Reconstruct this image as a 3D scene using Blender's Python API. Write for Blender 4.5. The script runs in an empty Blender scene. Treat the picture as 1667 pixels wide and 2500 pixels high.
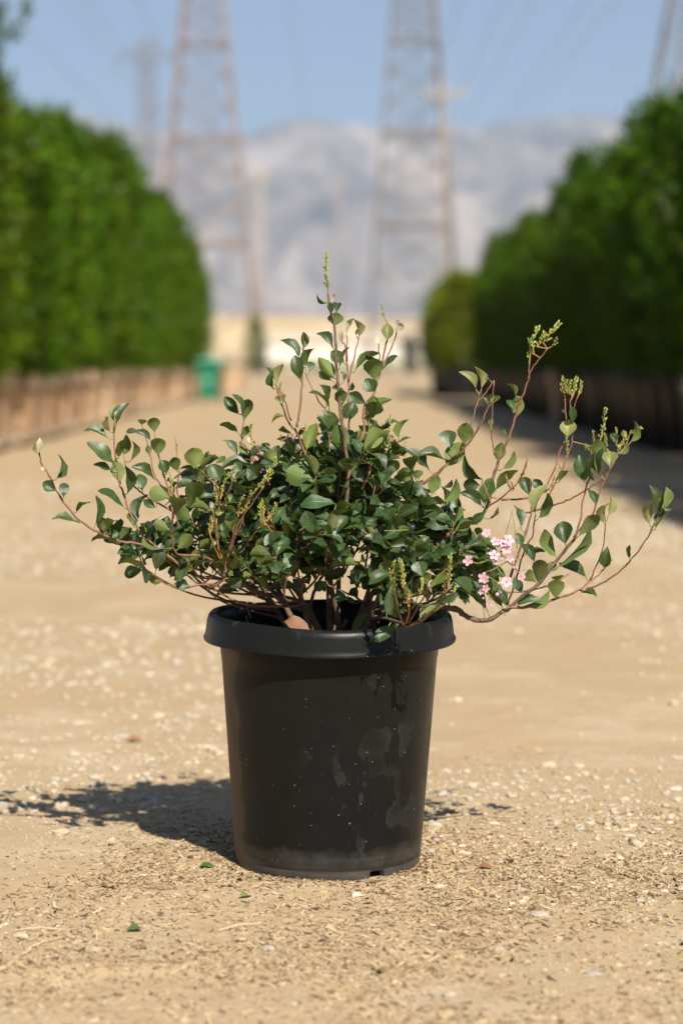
import bpy, math, random
import numpy as np
from mathutils import Vector, Matrix, noise
R = math.radians
scene = bpy.context.scene
COL = scene.collection

# ------------------------------------------------------------------ camera
CAM = Vector((0.0, -4.31, 0.895))
PITCH = R(3.5)
FPX = 85.0 / 36.0 * 2500.0
cd = bpy.data.cameras.new('camera')
cam = bpy.data.objects.new('camera', cd); COL.objects.link(cam)
cam.location = CAM
cam.rotation_euler = (R(90) - PITCH, 0, 0)
cd.sensor_fit = 'VERTICAL'; cd.sensor_height = 36.0; cd.sensor_width = 24.0
cd.lens = 85.0
cd.clip_start = 0.1; cd.clip_end = 60000
cd.dof.use_dof = True; cd.dof.focus_distance = 4.22; cd.dof.aperture_fstop = 2.8
scene.camera = cam
# ------------------------------------------------------------------ sky and sun
SUN_VEC = Vector((0.37, -0.93, 1.0)).normalized()       # towards the sun
w = bpy.data.worlds.new('World'); scene.world = w; w.use_nodes = True
nt = w.node_tree
sky = nt.nodes.new('ShaderNodeTexSky'); sky.sky_type = 'NISHITA'; sky.sun_disc = False
sky.sun_elevation = math.asin(SUN_VEC.z)
sky.sun_rotation = math.atan2(SUN_VEC.x, SUN_VEC.y)
sky.altitude = 300; sky.air_density = 0.8; sky.dust_density = 1.2; sky.ozone_density = 3.0
nt.links.new(sky.outputs[0], nt.nodes['Background'].inputs[0])
nt.nodes['Background'].inputs[1].default_value = 0.05
sl = bpy.data.lights.new('sun', 'SUN'); sl.energy = 5.0; sl.angle = R(0.5); sl.color = (1.0, 0.93, 0.81)
sun = bpy.data.objects.new('sun', sl); COL.objects.link(sun)
sun.rotation_euler = SUN_VEC.to_track_quat('Z', 'Y').to_euler()
sun.location = (3, -4, 6)
vs = scene.view_settings
vs.view_transform = 'Standard'; vs.look = 'None'; vs.gamma = 1.0; vs.exposure = 0.92; vs.use_curve_mapping = False
scene.cycles.use_denoising = True
scene.cycles.max_bounces = 8; scene.cycles.transparent_max_bounces = 8
scene.cycles.volume_bounces = 0

# ------------------------------------------------------------------ pixel -> direction helpers (photo is 1667 x 2500)
_F = Vector((0, math.cos(PITCH), -math.sin(PITCH)))
_U = Vector((0, math.sin(PITCH), math.cos(PITCH)))
def ray(px, py):
    return _F + Vector((1, 0, 0)) * ((px - 833.5) / FPX) - _U * ((py - 1250.0) / FPX)
def at_y(px, py, y):
    r = ray(px, py); return CAM + r * ((y - CAM.y) / r.y)
def on_ground(px, py):
    r = ray(px, py); return CAM + r * (-CAM.z / r.z)

# ------------------------------------------------------------------ small mesh kit
class MB:
    def __init__(s): s.v = []; s.f = []; s.mi = []; s.uv = None
    def add(s, vs, fs, m=0):
        o = len(s.v); s.v.extend([tuple(p) for p in vs])
        for f in fs: s.f.append(tuple(i + o for i in f)); s.mi.append(m)
    def box(s, c, d, m=0, rz=0.0, M=None):
        hx, hy, hz = d[0] / 2, d[1] / 2, d[2] / 2
        P = [Vector((x * hx, y * hy, z * hz)) for z in (-1, 1) for x, y in ((-1, -1), (1, -1), (1, 1), (-1, 1))]
        if M is not None: P = [M @ p for p in P]
        elif rz: P = [Matrix.Rotation(rz, 3, 'Z') @ p for p in P]
        c = Vector(c)
        s.add([c + p for p in P], [(3, 2, 1, 0), (4, 5, 6, 7), (0, 1, 5, 4), (1, 2, 6, 5), (2, 3, 7, 6), (3, 0, 4, 7)], m)
    def tube(s, pts, rad, n=7, m=0, cap=True):
        pts = [Vector(p) for p in pts]; rings = []
        if not isinstance(rad, (list, tuple)): rad = [rad] * len(pts)
        ref = None; V = []
        for i, p in enumerate(pts):
            t = (pts[min(i + 1, len(pts) - 1)] - pts[max(i - 1, 0)])
            t = t.normalized() if t.length > 1e-9 else Vector((0, 0, 1))
            if ref is None: ref = Vector((0, 0, 1)) if abs(t.z) < 0.9 else Vector((1, 0, 0))
            a = (ref - t * ref.dot(t)); a = a.normalized() if a.length > 1e-6 else t.orthogonal().normalized(); ref = a
            b = t.cross(a)
            for k in range(n):
                an = 2 * math.pi * k / n
                V.append(p + (a * math.cos(an) + b * math.sin(an)) * rad[i])
        Fc = []
        for i in range(len(pts) - 1):
            for k in range(n):
                k2 = (k + 1) % n
                Fc.append((i * n + k, i * n + k2, (i + 1) * n + k2, (i + 1) * n + k))
        if cap:
            Fc.append(tuple(range(n - 1, -1, -1))); Fc.append(tuple(range((len(pts) - 1) * n, len(pts) * n)))
        s.add(V, Fc, m)
    def beam(s, a, b, r, m=0):
        s.tube([a, b], r, 4, m, True)
    def mesh(s, name, mats, smooth=False):
        me = bpy.data.meshes.new(name); me.from_pydata(s.v, [], s.f)
        for mt in (mats if isinstance(mats, (list, tuple)) else [mats]): me.materials.append(mt)
        if len(set(s.mi)) > 1: me.polygons.foreach_set('material_index', s.mi)
        if smooth: me.polygons.foreach_set('use_smooth', [True] * len(me.polygons))
        me.update(); return me
    def build(s, name, mats, parent=None, smooth=False):
        return obj(name, s.mesh(name, mats, smooth), parent)

def obj(name, me, parent=None):
    o = bpy.data.objects.new(name, me); COL.objects.link(o)
    if parent is not None: o.parent = parent
    return o
def tag(o, label=None, cat=None, group=None, kind=None):
    if label: o['label'] = label
    if cat: o['category'] = cat
    if group: o['group'] = group
    if kind: o['kind'] = kind
    return o
def empty(name, loc, rz=0.0):
    o = bpy.data.objects.new(name, None); COL.objects.link(o)
    o.location = loc; o.rotation_euler = (0, 0, rz); o.empty_display_size = 0.1; return o
def copy_tree(o, parent=None):
    c = o.copy(); COL.objects.link(c); c.parent = parent
    for ch in o.children: copy_tree(ch, c)
    return c

# ------------------------------------------------------------------ material kit
def new_mat(name):
    m = bpy.data.materials.new(name); m.use_nodes = True
    t = m.node_tree; return m, t, t.nodes['Principled BSDF']
def N(t, kind, **kw):
    n = t.nodes.new(kind)
    for k, v in kw.items():
        if k in n.inputs: n.inputs[k].default_value = v
        else: setattr(n, k, v)
    return n
def ramp(t, fac, stops, interp='LINEAR'):
    r = t.nodes.new('ShaderNodeValToRGB'); r.color_ramp.interpolation = interp
    el = r.color_ramp.elements
    while len(el) < len(stops): el.new(0.5)
    for e, (p, c) in zip(el, stops):
        e.position = p; e.color = (*c, 1) if len(c) == 3 else c
    t.links.new(fac, r.inputs[0]); return r.outputs[0]
def mixc(t, fac, a, b, mode='MIX'):
    n = t.nodes.new('ShaderNodeMix'); n.data_type = 'RGBA'; n.blend_type = mode
    for sock, v in ((n.inputs[0], fac), (n.inputs[6], a), (n.inputs[7], b)):
        if hasattr(v, 'is_output'): t.links.new(v, sock)
        elif isinstance(v, (int, float)): sock.default_value = v
        else: sock.default_value = (*v, 1)
    return n.outputs[2]
def math_(t, op, a, b=None, clamp=False):
    n = t.nodes.new('ShaderNodeMath'); n.operation = op; n.use_clamp = clamp
    for sock, v in zip(n.inputs, (a, b)):
        if v is None: continue
        if hasattr(v, 'is_output'): t.links.new(v, sock)
        else: sock.default_value = v
    return n.outputs[0]
def tex_noise(t, co, scale, detail=4, rough=0.55):
    n = N(t, 'ShaderNodeTexNoise'); n.inputs['Scale'].default_value = scale
    n.inputs['Detail'].default_value = detail; n.inputs['Roughness'].default_value = rough
    if co is not None: t.links.new(co, n.inputs['Vector'])
    return n.outputs[0]
def bump(t, h, dist, strength=1.0, normal=None):
    b = N(t, 'ShaderNodeBump'); b.inputs['Distance'].default_value = dist; b.inputs['Strength'].default_value = strength
    t.links.new(h, b.inputs['Height'])
    if normal is not None: t.links.new(normal, b.inputs['Normal'])
    return b.outputs[0]
def coord(t, which='Object'):
    return N(t, 'ShaderNodeTexCoord').outputs[which]
def simple(name, col, rough=0.7, var=0.15, scale=8.0, spec=0.4, island=False, obj_rand=0.0, metal=0.0, bumpd=0.0):
    m, t, p = new_mat(name)
    co = coord(t)
    n = tex_noise(t, co, scale, 5)
    lo = tuple(c * (1 - var) for c in col); hi = tuple(min(1, c * (1 + var)) for c in col)
    c = ramp(t, n, [(0.3, lo), (0.7, hi)])
    if island or obj_rand:
        rnd = N(t, 'ShaderNodeNewGeometry').outputs['Random Per Island'] if island else N(t, 'ShaderNodeObjectInfo').outputs['Random']
        k = obj_rand or 0.3
        v = math_(t, 'ADD', math_(t, 'MULTIPLY', rnd, 2 * k), 1 - k)
        hs = N(t, 'ShaderNodeHueSaturation'); t.links.new(c, hs.inputs['Color']); t.links.new(v, hs.inputs['Value']); c = hs.outputs[0]
    t.links.new(c, p.inputs['Base Color'])
    p.inputs['Roughness'].default_value = rough; p.inputs['Specular IOR Level'].default_value = spec
    p.inputs['Metallic'].default_value = metal
    if bumpd: t.links.new(bump(t, n, bumpd), p.inputs['Normal'])
    return m
HAZE = 9.0e-5

# ================================================================== GROUND
def gh(x, y):
    """height of the dirt, metres"""
    d = abs(x) + abs(y)
    k = 1.0 if d < 12 else max(0.0, 1 - (d - 12) / 30)
    if k <= 0: return 0.0
    h = noise.noise((x * 1.1, y * 1.1, 3.1)) * 0.010 + noise.noise((x * 4.3, y * 4.3, 7.7)) * 0.0045
    if d < 4: h += noise.noise((x * 17, y * 17, 1.7)) * 0.0016
    h += 0.016 * math.exp(-(((x + 0.33) / 0.16) ** 2 + ((y + 0.78) / 0.035) ** 2))
    r2 = (x + 0.0245) ** 2 + y * y
    near = math.exp(-(r2 / 0.075) ** 3)                     # the pot has pressed its spot level
    h = h * (1 - near)
    h += 0.004 * math.exp(-((math.sqrt(r2) - 0.19) / 0.02) ** 2) * (0.5 + 0.9 * noise.noise((x * 11, y * 11, 0.3)))
    h += (y + 0.166) * 0.026 * math.exp(-(r2 / 0.10) ** 3)
    return h * k
def axis(lo, hi, n, far, m):
    a = list(np.linspace(lo, hi, n)); step = (hi - lo) / n
    up = [hi + step * (1.0) * ((far / step) ** ((i + 1) / m)) for i in range(m)]
    dn = [lo - step * (1.0) * ((far / step) ** ((i + 1) / m)) for i in range(m)]
    return dn[::-1] + a + up
gx = axis(-1.1, 1.1, 190, 13500, 40); gy = axis(-1.9, 2.2, 260, 13500, 44)
V = [(x, y, gh(x, y)) for y in gy for x in gx]
nx = len(gx)
Fc = [(j * nx + i, j * nx + i + 1, (j + 1) * nx + i + 1, (j + 1) * nx + i) for j in range(len(gy) - 1) for i in range(nx - 1)]
gm, t, p = new_mat('dry_dirt')
co = coord(t)
n1 = tex_noise(t, co, 0.55, 5, 0.6); n2 = tex_noise(t, co, 7.0, 6, 0.65); n3 = tex_noise(t, co, 130.0, 3, 0.6); n4 = tex_noise(t, co, 0.05, 3)
c = ramp(t, n1, [(0.32, (0.335, 0.245, 0.142)), (0.68, (0.405, 0.305, 0.185))])
c2 = ramp(t, n2, [(0.3, (0.30, 0.215, 0.122)), (0.7, (0.42, 0.32, 0.20))])
c = mixc(t, 0.5, c, c2)
n5 = tex_noise(t, co, 2.1, 4, 0.7)
c = mixc(t, ramp(t, n5, [(0.50, (0, 0, 0)), (0.62, (0.9, 0.9, 0.9))]), c, (0.455, 0.375, 0.265))
c = mixc(t, ramp(t, tex_noise(t, co, 1.2, 4, 0.6), [(0.56, (0, 0, 0)), (0.70, (0.6, 0.6, 0.6))]), c, (0.27, 0.185, 0.10))
c3 = ramp(t, n3, [(0.35, (0.25, 0.18, 0.105)), (0.65, (0.44, 0.335, 0.21))])
c = mixc(t, 0.28, c, c3)
far = ramp(t, n4, [(0.4, (0.335, 0.245, 0.145)), (0.65, (0.40, 0.30, 0.18))])
c = mixc(t, 0.3, c, far)
t.links.new(c, p.inputs['Base Color']); p.inputs['Roughness'].default_value = 0.95; p.inputs['Specular IOR Level'].default_value = 0.15
bn = bump(t, n2, 0.012, 0.8); bn = bump(t, n3, 0.0016, 0.9, bn)
t.links.new(bn, p.inputs['Normal'])
mb = MB(); mb.v = V; mb.f = Fc; mb.mi = [0] * len(Fc)
tag(mb.build('ground', gm, None, True), kind='structure')

# ------------------------------------------------------------------ mountains, dry rise
def interp(x, P):
    for (a, b), (c, d) in zip(P, P[1:]):
        if x <= c: return b + (d - b) * (x - a) / (c - a)
    return P[-1][1]
ridge = [(-3000, 300), (-700, 225), (0, 228), (200, 248), (300, 282), (400, 302), (500, 306), (600, 298), (700, 279), (790, 290), (900, 304), (1000, 300), (1100, 286), (1200, 274), (1300, 264), (1400, 268), (1568, 260), (2300, 235), (5000, 330)]
RD = 9500.0
def mz(x, d):
    xd = 784 + x / d * FPX / 1.063
    top = (889 - interp(xd, ridge) * 1.063) / FPX * RD
    u = (d - 5200) / (RD - 5200)
    base = top * max(0.0, min(1.0, u)) ** 1.15
    if u > 1: base = top * max(0.0, 1 - (u - 1) * 1.6)
    q = Vector((x / 1100.0, d / 1500.0, 0.4))
    spur = noise.ridged_multi_fractal(q, 0.9, 2.1, 5, 1.0, 2.0) - 1.1
    env = max(0.0, min(1.0, u * 2.2)) * max(0.0, 1 - max(0, u - 0.2) ** 2 * 1.35)
    fine = noise.noise((x / 160.0, d / 160.0, 2)) * 16
    return max(-20.0, base + spur * 210 * env + fine * max(0, min(1, u * 4)))
xs = np.linspace(-4200, 4200, 260); ds = np.concatenate([np.linspace(5000, 9700, 80), np.linspace(9800, 12000, 8)])
mm = MB(); mm.v = [(x, d + CAM.y, mz(x, d)) for d in ds for x in xs]
mm.f = [(j * 260 + i, j * 260 + i + 1, (j + 1) * 260 + i + 1, (j + 1) * 260 + i) for j in range(len(ds) - 1) for i in range(259)]
mm.mi = [0] * len(mm.f)
mt_m, t, p = new_mat('mountain_scrub_shade')
mp_ = N(t, 'ShaderNodeMapping'); mp_.inputs['Scale'].default_value = (1.0, 0.22, 0.45); t.links.new(coord(t), mp_.inputs[0]); co = mp_.outputs[0]
a = tex_noise(t, co, 0.0046, 7, 0.6); b = tex_noise(t, co, 0.016, 5, 0.6)
c = ramp(t, a, [(0.36, (0.05, 0.048, 0.045)), (0.50, (0.15, 0.125, 0.11)), (0.66, (0.40, 0.33, 0.285))])  # scrub tones, with light and shade of the folds put into colour
c = mixc(t, 0.35, c, ramp(t, b, [(0.35, (0.10, 0.10, 0.07)), (0.65, (0.40, 0.32, 0.26))]))
t.links.new(c, p.inputs['Base Color']); p.inputs['Roughness'].default_value = 1.0; p.inputs['Specular IOR Level'].default_value = 0.0
tag(mm.build('mountains', mt_m, None, True), kind='structure')
dry = simple('dry_grass_slope', (0.47, 0.36, 0.215), 1.0, 0.22, 0.06, 0.1)
mb = MB()
xs = np.linspace(-900, 900, 90); prof = [(620, -0.5), (660, 5.0), (700, 12.0), (740, 15.2), (800, 16.0), (1100, 14.0), (1300, -0.5)]
mb.v = [(x, d + CAM.y, z + (noise.noise((x / 60, d / 90, 0)) * 1.3 if z > 0 else 0)) for d, z in prof for x in xs]
mb.f = [(j * 90 + i, j * 90 + i + 1, (j + 1) * 90 + i + 1, (j + 1) * 90 + i) for j in range(len(prof) - 1) for i in range(89)]
mb.mi = [0] * len(mb.f)
tag(mb.build('dry_hill', dry, None, True), kind='structure')

# ------------------------------------------------------------------ haze: the valley air
hz = MB(); hz.box((0, 0, 700), (27400, 27400, 1460)); hm = bpy.data.materials.new('valley_haze'); hm.use_nodes = True
t = hm.node_tree; t.nodes.remove(t.nodes['Principled BSDF'])
pv = t.nodes.new('ShaderNodeVolumePrincipled'); pv.inputs['Color'].default_value = (0.56, 0.73, 1.0, 1); pv.inputs['Density'].default_value = HAZE
pv.inputs['Anisotropy'].default_value = 0.0
t.links.new(pv.outputs[0], t.nodes['Material Output'].inputs['Volume'])
tag(hz.build('haze', hm), 'pale blue haze in the air over the valley', None, None, 'stuff')

# ================================================================== POWER LINE
steel = simple('galvanised_steel', (0.24, 0.23, 0.235), 0.5, 0.2, 0.4, 0.5, metal=0.3)
rsteel = simple('weathered_steel', (0.25, 0.205, 0.195), 0.65, 0.25, 0.3, 0.4)
pole_w = simple('pole_timber', (0.36, 0.27, 0.17), 0.8, 0.2, 0.6)
def lattice(name, label, cx, d, w0, w1, h, rings, arms, mat, leg_r=0.125, br=0.075, group=None):
    root = empty(name, (cx, d + CAM.y, 0)); tag(root, label, 'pylon', group)
    hw = lambda z: (w0 + (w1 - w0) * z / h) / 2
    for sx in (-1, 1):
        for sy in (-1, 1):
            m = MB(); m.beam((sx * hw(0), sy * hw(0), -0.3), (sx * hw(h), sy * hw(h), h), leg_r * 1.4); m.build('leg', mat, root)
    zs = [0] + rings + [h]
    for r_i, (za, zb) in enumerate(zip(zs, zs[1:])):
        m = MB(); a, b = hw(za), hw(zb)
        n = max(1, int(round((zb - za) / (a + b) * 1.9)))
        for q in range(n):
            z0 = za + (zb - za) * q / n; z1 = za + (zb - za) * (q + 1) / n; a, b = hw(z0), hw(z1)
            for k in range(4):
                c, s = [(1, 0), (0, 1), (-1, 0), (0, -1)][k]
                P = lambda u, v, z: (c * v - s * u, s * v + c * u, z)
                m.beam(P(-a, a, z0), P(b, b, z1), br); m.beam(P(a, a, z0), P(-b, b, z1), br)
                if q == n - 1 or n > 2: m.beam(P(-b, b, z1), P(b, b, z1), br * (2.4 if q == n - 1 else 1.0))
        m.build('bracing', mat, root)
    for z, half in arms:
        m = MB(); a = hw(z); m.beam((-a, a, z), (a, a, z), br); m.beam((-a, -a, z), (a, -a, z), br)
        for s in (-1, 1):
            for y in (-a, a):
                m.beam((s * a, y, z), (s * half, 0, z), br * 1.5); m.beam((s * a, y, z + 1.6), (s * half, 0, z), br * 1.2)
            for u in (0.3, 0.6):
                m.beam((s * (a + (half - a) * u), 0, z), (s * (a + (half - a) * (u + .2)), 0, z + 1.6 * (1 - u)), br)
        arm = m.build('cross_arm', mat, root)
        for s in (-1, 1):
            m = MB(); m.tube([(s * half, 0, z - 2.4), (s * half, 0, z)], 0.12, 6); m.build('insulator', mat, arm)
    return root
lattice('power_pylon', 'grey lattice steel pylon beside the tall tan timber pole', 7.4, 250, 9.8, 1.8, 54, [15.1, 24.6, 34.0, 42], [(44, 9), (49, 7)], steel)
lattice('power_pylon', 'lattice steel pylon with reddish lower legs rising above the sunlit hedge', -14.9, 265, 12.0, 1.6, 54, [14.0, 25.4, 35.6, 43], [(45, 8), (50, 6)], rsteel)
lattice('power_mast', 'slim lattice mast with one wide cross arm behind the reddish pylon', -30.2, 380, 3.4, 2.4, 51, [10, 20, 30, 40, 47], [(48.5, 4.6)], steel, 0.07, 0.045)
lattice('power_pylon', 'pale steel pylon with steeply leaning leg above the shaded hedge', 20.8, 120, 14.6, 1.6, 40, [7, 14, 21, 28, 34], [(36, 8)], steel, 0.13, 0.04)
def upole(x, d, h, arm_z, half, mat, r, label):
    root = empty('utility_pole', (x, d + CAM.y, 0)); tag(root, label, 'utility pole')
    m = MB(); m.tube([(0, 0, -0.3), (0, 0, h)], [r * 1.3, r * 0.8], 10); m.build('pole', mat, root, True)
    if half:
        m = MB(); m.box((0, -r - 0.08, arm_z), (2 * half, 0.16, 0.22)); a = m.build('cross_arm', mat, root)
        for u in (-.92, -.5, .5, .92):
            m = MB(); m.tube([(u * half, -r - 0.08, arm_z + .1), (u * half, -r - 0.08, arm_z + .45)], [0.07, 0.04], 6); m.build('insulator', steel, a)
upole(7.5, 180, 22.0, 20.8, 1.7, pole_w, 0.10, 'tall tan timber pole with cross arm close to the pylon leg')
upole(-13.3, 400, 33, 31.5, 2.0, pole_w, 0.26, 'distant thin pole standing left of the shrub top before the mountains')
upole(-0.4, 420, 34, 32, 2.0, rsteel, 0.26, 'distant thin rust brown pole directly behind the shrub top')
wm = simple('cable_aluminium', (0.30, 0.30, 0.32), 0.5, 0.05, 1)
wi = 0
for x0, z0, gname in [(13, 46, 'r'), (16.5, 43, 'r'), (20.5, 45, 'r'), (25, 43, 'r'), (30, 46, 'r'), (-22, 45, 'l'), (-26, 43, 'l'), (-30.5, 46, 'l'), (-36, 44, 'l'), (-6, 47, 'l')]:
    m = MB(); pts = []
    for k in range(25):
        u = k / 24; pts.append((x0 * (1 + 0.12 * (1 - u)), 40 + u * 560, z0 - 5 * math.sin(math.pi * u) * 0.5))
    m.tube(pts, 0.07, 5)
    tag(m.build('power_cable', wm), 'thin dark power cable running overhead along the valley', 'cable', 'overhead power cables')

# ================================================================== FAR YARD: warehouse, tank, bushes, trees
wht = simple('white_sheeting', (0.74, 0.68, 0.60), 0.7, 0.05, 0.3); roofm = simple('beige_roof', (0.55, 0.47, 0.36), 0.8, 0.08, 0.2); doorm = simple('roller_door', (0.62, 0.57, 0.50), 0.6, 0.05, 0.5)
wh = empty('warehouse', (0, 420 + CAM.y, 0)); tag(wh, 'long low cream warehouse at the end of the dirt road', 'warehouse')
m = MB(); m.box((22, 12, 2.4), (72, 24, 4.8)); m.build('wall', wht, wh)
m = MB(); m.add([(-14.6, -.6, 4.803), (58.6, -.6, 4.803), (58.6, 12, 6.4), (-14.6, 12, 6.4), (58.6, 24.6, 4.803), (-14.6, 24.6, 4.803), (-14.6, -.6, 4.6), (58.6, -.6, 4.6)], [(0, 1, 2, 3), (3, 2, 4, 5), (6, 7, 1, 0), (1, 4, 2), (0, 3, 5)]); m.build('roof', roofm, wh)
for x in (-6, 6, 18, 30, 42):
    m = MB(); m.box((x, -0.05, 1.9), (4.2, 0.1, 3.8)); dd = m.build('roller_door', doorm, wh)
    m = MB(); m.box((x, -0.08, 3.95), (4.6, 0.14, 0.25)); m.build('lintel', roofm, dd)
tank_m = simple('dark_blue_plastic', (0.035, 0.05, 0.075), 0.5, 0.2, 1)
tk = empty('water_tank', (-7.9, 240 + CAM.y, 0)); tag(tk, 'upright dark blue grey tank beside the small distant tree', 'tank')
m = MB(); m.tube([(0, 0, 0), (0, 0, .1), (0, 0, 2.3), (0, 0, 2.7), (0, 0, 2.9)], [.52, .55, .55, .36, .2], 18); m.build('body', tank_m, tk, True)
for z in (0.6, 1.2, 1.8):
    m = MB(); m.tube([(0, 0, z - .05), (0, 0, z), (0, 0, z + .05)], [.54, .585, .54], 18, cap=False); m.build('rib', tank_m, tk, True)
m = MB(); m.tube([(0, 0, 2.88), (0, 0, 2.99)], [.22, .2], 12); m.build('lid', tank_m, tk)

# foliage materials for the background
def leaf_mat(name, top, und, rough=0.4, trans=(0.2, 0.33, 0.04), tf=0.25, vary=0.35, spec=0.5, young=False, veins=False, objvar=0.0):
    m, t, p = new_mat(name)
    g = N(t, 'ShaderNodeNewGeometry'); oi = N(t, 'ShaderNodeObjectInfo')
    r = math_(t, 'FRACT', math_(t, 'ADD', g.outputs['Random Per Island'], oi.outputs['Random']))
    c = mixc(t, g.outputs['Backfacing'], top, und)
    hs = N(t, 'ShaderNodeHueSaturation'); t.links.new(c, hs.inputs['Color'])
    t.links.new(math_(t, 'ADD', math_(t, 'MULTIPLY', r, 2 * vary), 1 - vary), hs.inputs['Value'])
    val = hs.inputs['Value'].links[0].from_socket
    if objvar: t.links.new(math_(t, 'MULTIPLY', val, math_(t, 'ADD', math_(t, 'MULTIPLY', oi.outputs['Random'], 2 * objvar), 1 - objvar)), hs.inputs['Value'])
    r2 = math_(t, 'FRACT', math_(t, 'MULTIPLY', oi.outputs['Random'] if objvar else r, 7.31))
    t.links.new(math_(t, 'ADD', math_(t, 'MULTIPLY', r2, 0.05), 0.472), hs.inputs['Hue'])
    c = hs.outputs[0]
    if veins:
        uv = N(t, 'ShaderNodeTexCoord').outputs['UV']; sp = N(t, 'ShaderNodeSeparateXYZ'); t.links.new(uv, sp.inputs[0])
        ax = math_(t, 'ABSOLUTE', math_(t, 'SUBTRACT', sp.outputs[0], 0.5))
        rib = math_(t, 'SUBTRACT', 1.0, math_(t, 'MULTIPLY', ax, 28.0, True), True)
        ch = math_(t, 'SUBTRACT', math_(t, 'MULTIPLY', sp.outputs[1], 9.0), math_(t, 'MULTIPLY', ax, 7.0))
        side = math_(t, 'SUBTRACT', 1.0, math_(t, 'MULTIPLY', math_(t, 'PINGPONG', ch, 0.5), 7.0), True)
        v = math_(t, 'MAXIMUM', rib, math_(t, 'MULTIPLY', side, 0.30))
        lite = mixc(t, g.outputs['Backfacing'], tuple(min(1, x * 3 + .02) for x in top), tuple(min(1, x * 1.5) for x in und))
        c = mixc(t, math_(t, 'MULTIPLY', v, 0.55), c, lite)
        n = tex_noise(t, coord(t, 'Object'), 3.0, 4)
        ob = N(t, 'ShaderNodeVectorMath'); ob.operation = 'ADD'; t.links.new(uv, ob.inputs[0])
        cx_ = N(t, 'ShaderNodeCombineXYZ'); t.links.new(math_(t, 'MULTIPLY', r, 37.0), cx_.inputs[0]); t.links.new(cx_.outputs[0], ob.inputs[1])
        dn = tex_noise(t, ob.outputs[0], 5.0, 5, .65)
        c = mixc(t, ramp(t, dn, [(0.42, (0, 0, 0)), (0.72, (0.34, 0.34, 0.34))]), c, (0.17, 0.155, 0.10))
        sp_n = tex_noise(t, ob.outputs[0], 11.0, 2, .5)
        c = mixc(t, ramp(t, sp_n, [(0.69, (0, 0, 0)), (0.715, (0.75, 0.75, 0.75))]), c, (0.09, 0.05, 0.022))
        hgt = math_(t, 'ADD', math_(t, 'MULTIPLY', v, -1.0), n)
        t.links.new(bump(t, hgt, 0.0006, 0.5), p.inputs['Normal'])
    t.links.new(c, p.inputs['Base Color'])
    rr = math_(t, 'ADD', math_(t, 'MULTIPLY', g.outputs['Backfacing'], 0.25), rough); t.links.new(rr, p.inputs['Roughness'])
    p.inputs['Specular IOR Level'].default_value = spec
    tr = N(t, 'ShaderNodeBsdfTranslucent'); tr.inputs[0].default_value = (*trans, 1)
    mx = N(t, 'ShaderNodeMixShader'); mx.inputs[0].default_value = tf
    t.links.new(p.outputs[0], mx.inputs[1]); t.links.new(tr.outputs[0], mx.inputs[2])
    t.links.new(mx.outputs[0], t.nodes['Material Output'].inputs[0]); return m
hedge_m = leaf_mat('hedge_leaf', (0.052, 0.106, 0.0012), (0.060, 0.112, 0.002), 0.38, (0.12, 0.23, 0.002), 0.13, 0.45, 0.14, objvar=0.3)
hedge_lit = leaf_mat('sunlit_yellow_leaf', (0.15, 0.20, 0.003), (0.155, 0.205, 0.006), 0.45, (0.2, 0.26, 0.003), 0.18, 0.4, 0.25)  # yellower, brighter hedge leaf; sunlit look of the end group put into colour
bush_m = leaf_mat('bush_leaf', (0.13, 0.17, 0.03), (0.16, 0.18, 0.05), 0.6, (0.25, 0.3, 0.04), 0.2, 0.3)
bark_m = simple('grey_bark', (0.20, 0.15, 0.11), 0.9, 0.3, 6)
def leaf_cloud(rng, shape, n_clump, per, sig, size):
    """many small folded leaves spread through a crown; shape(rng) gives (point, outward)"""
    V, Fs = [], []
    for _ in range(n_clump):
        c, out = shape(rng)
        s = sig * rng.uniform(0.6, 1.4)
        for _ in range(per):
            p = c + Vector((rng.gauss(0, s), rng.gauss(0, s), rng.gauss(0, s * 1.25)))
            d = (out * 0.9 + Vector((rng.uniform(-1, 1), rng.uniform(-1, 1), rng.uniform(-.5, 1.2)))).normalized()
            nn = (Vector((rng.uniform(-1, 1), rng.uniform(-1, 1), 1.1)) + out * .5); nn = (nn - d * nn.dot(d)).normalized()
            L = size * rng.uniform(0.7, 1.3); sd = d.cross(nn) * L * 0.27
            o = len(V); mid = p + d * L * .5 - nn * L * .04
            V += [p, mid + sd, p + d * L - nn * L * .1, mid - sd]
            Fs += [(o, o + 1, o + 2), (o, o + 2, o + 3)]
    m = MB(); m.v = [tuple(v) for v in V]; m.f = Fs; m.mi = [0] * len(Fs); return m
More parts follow.
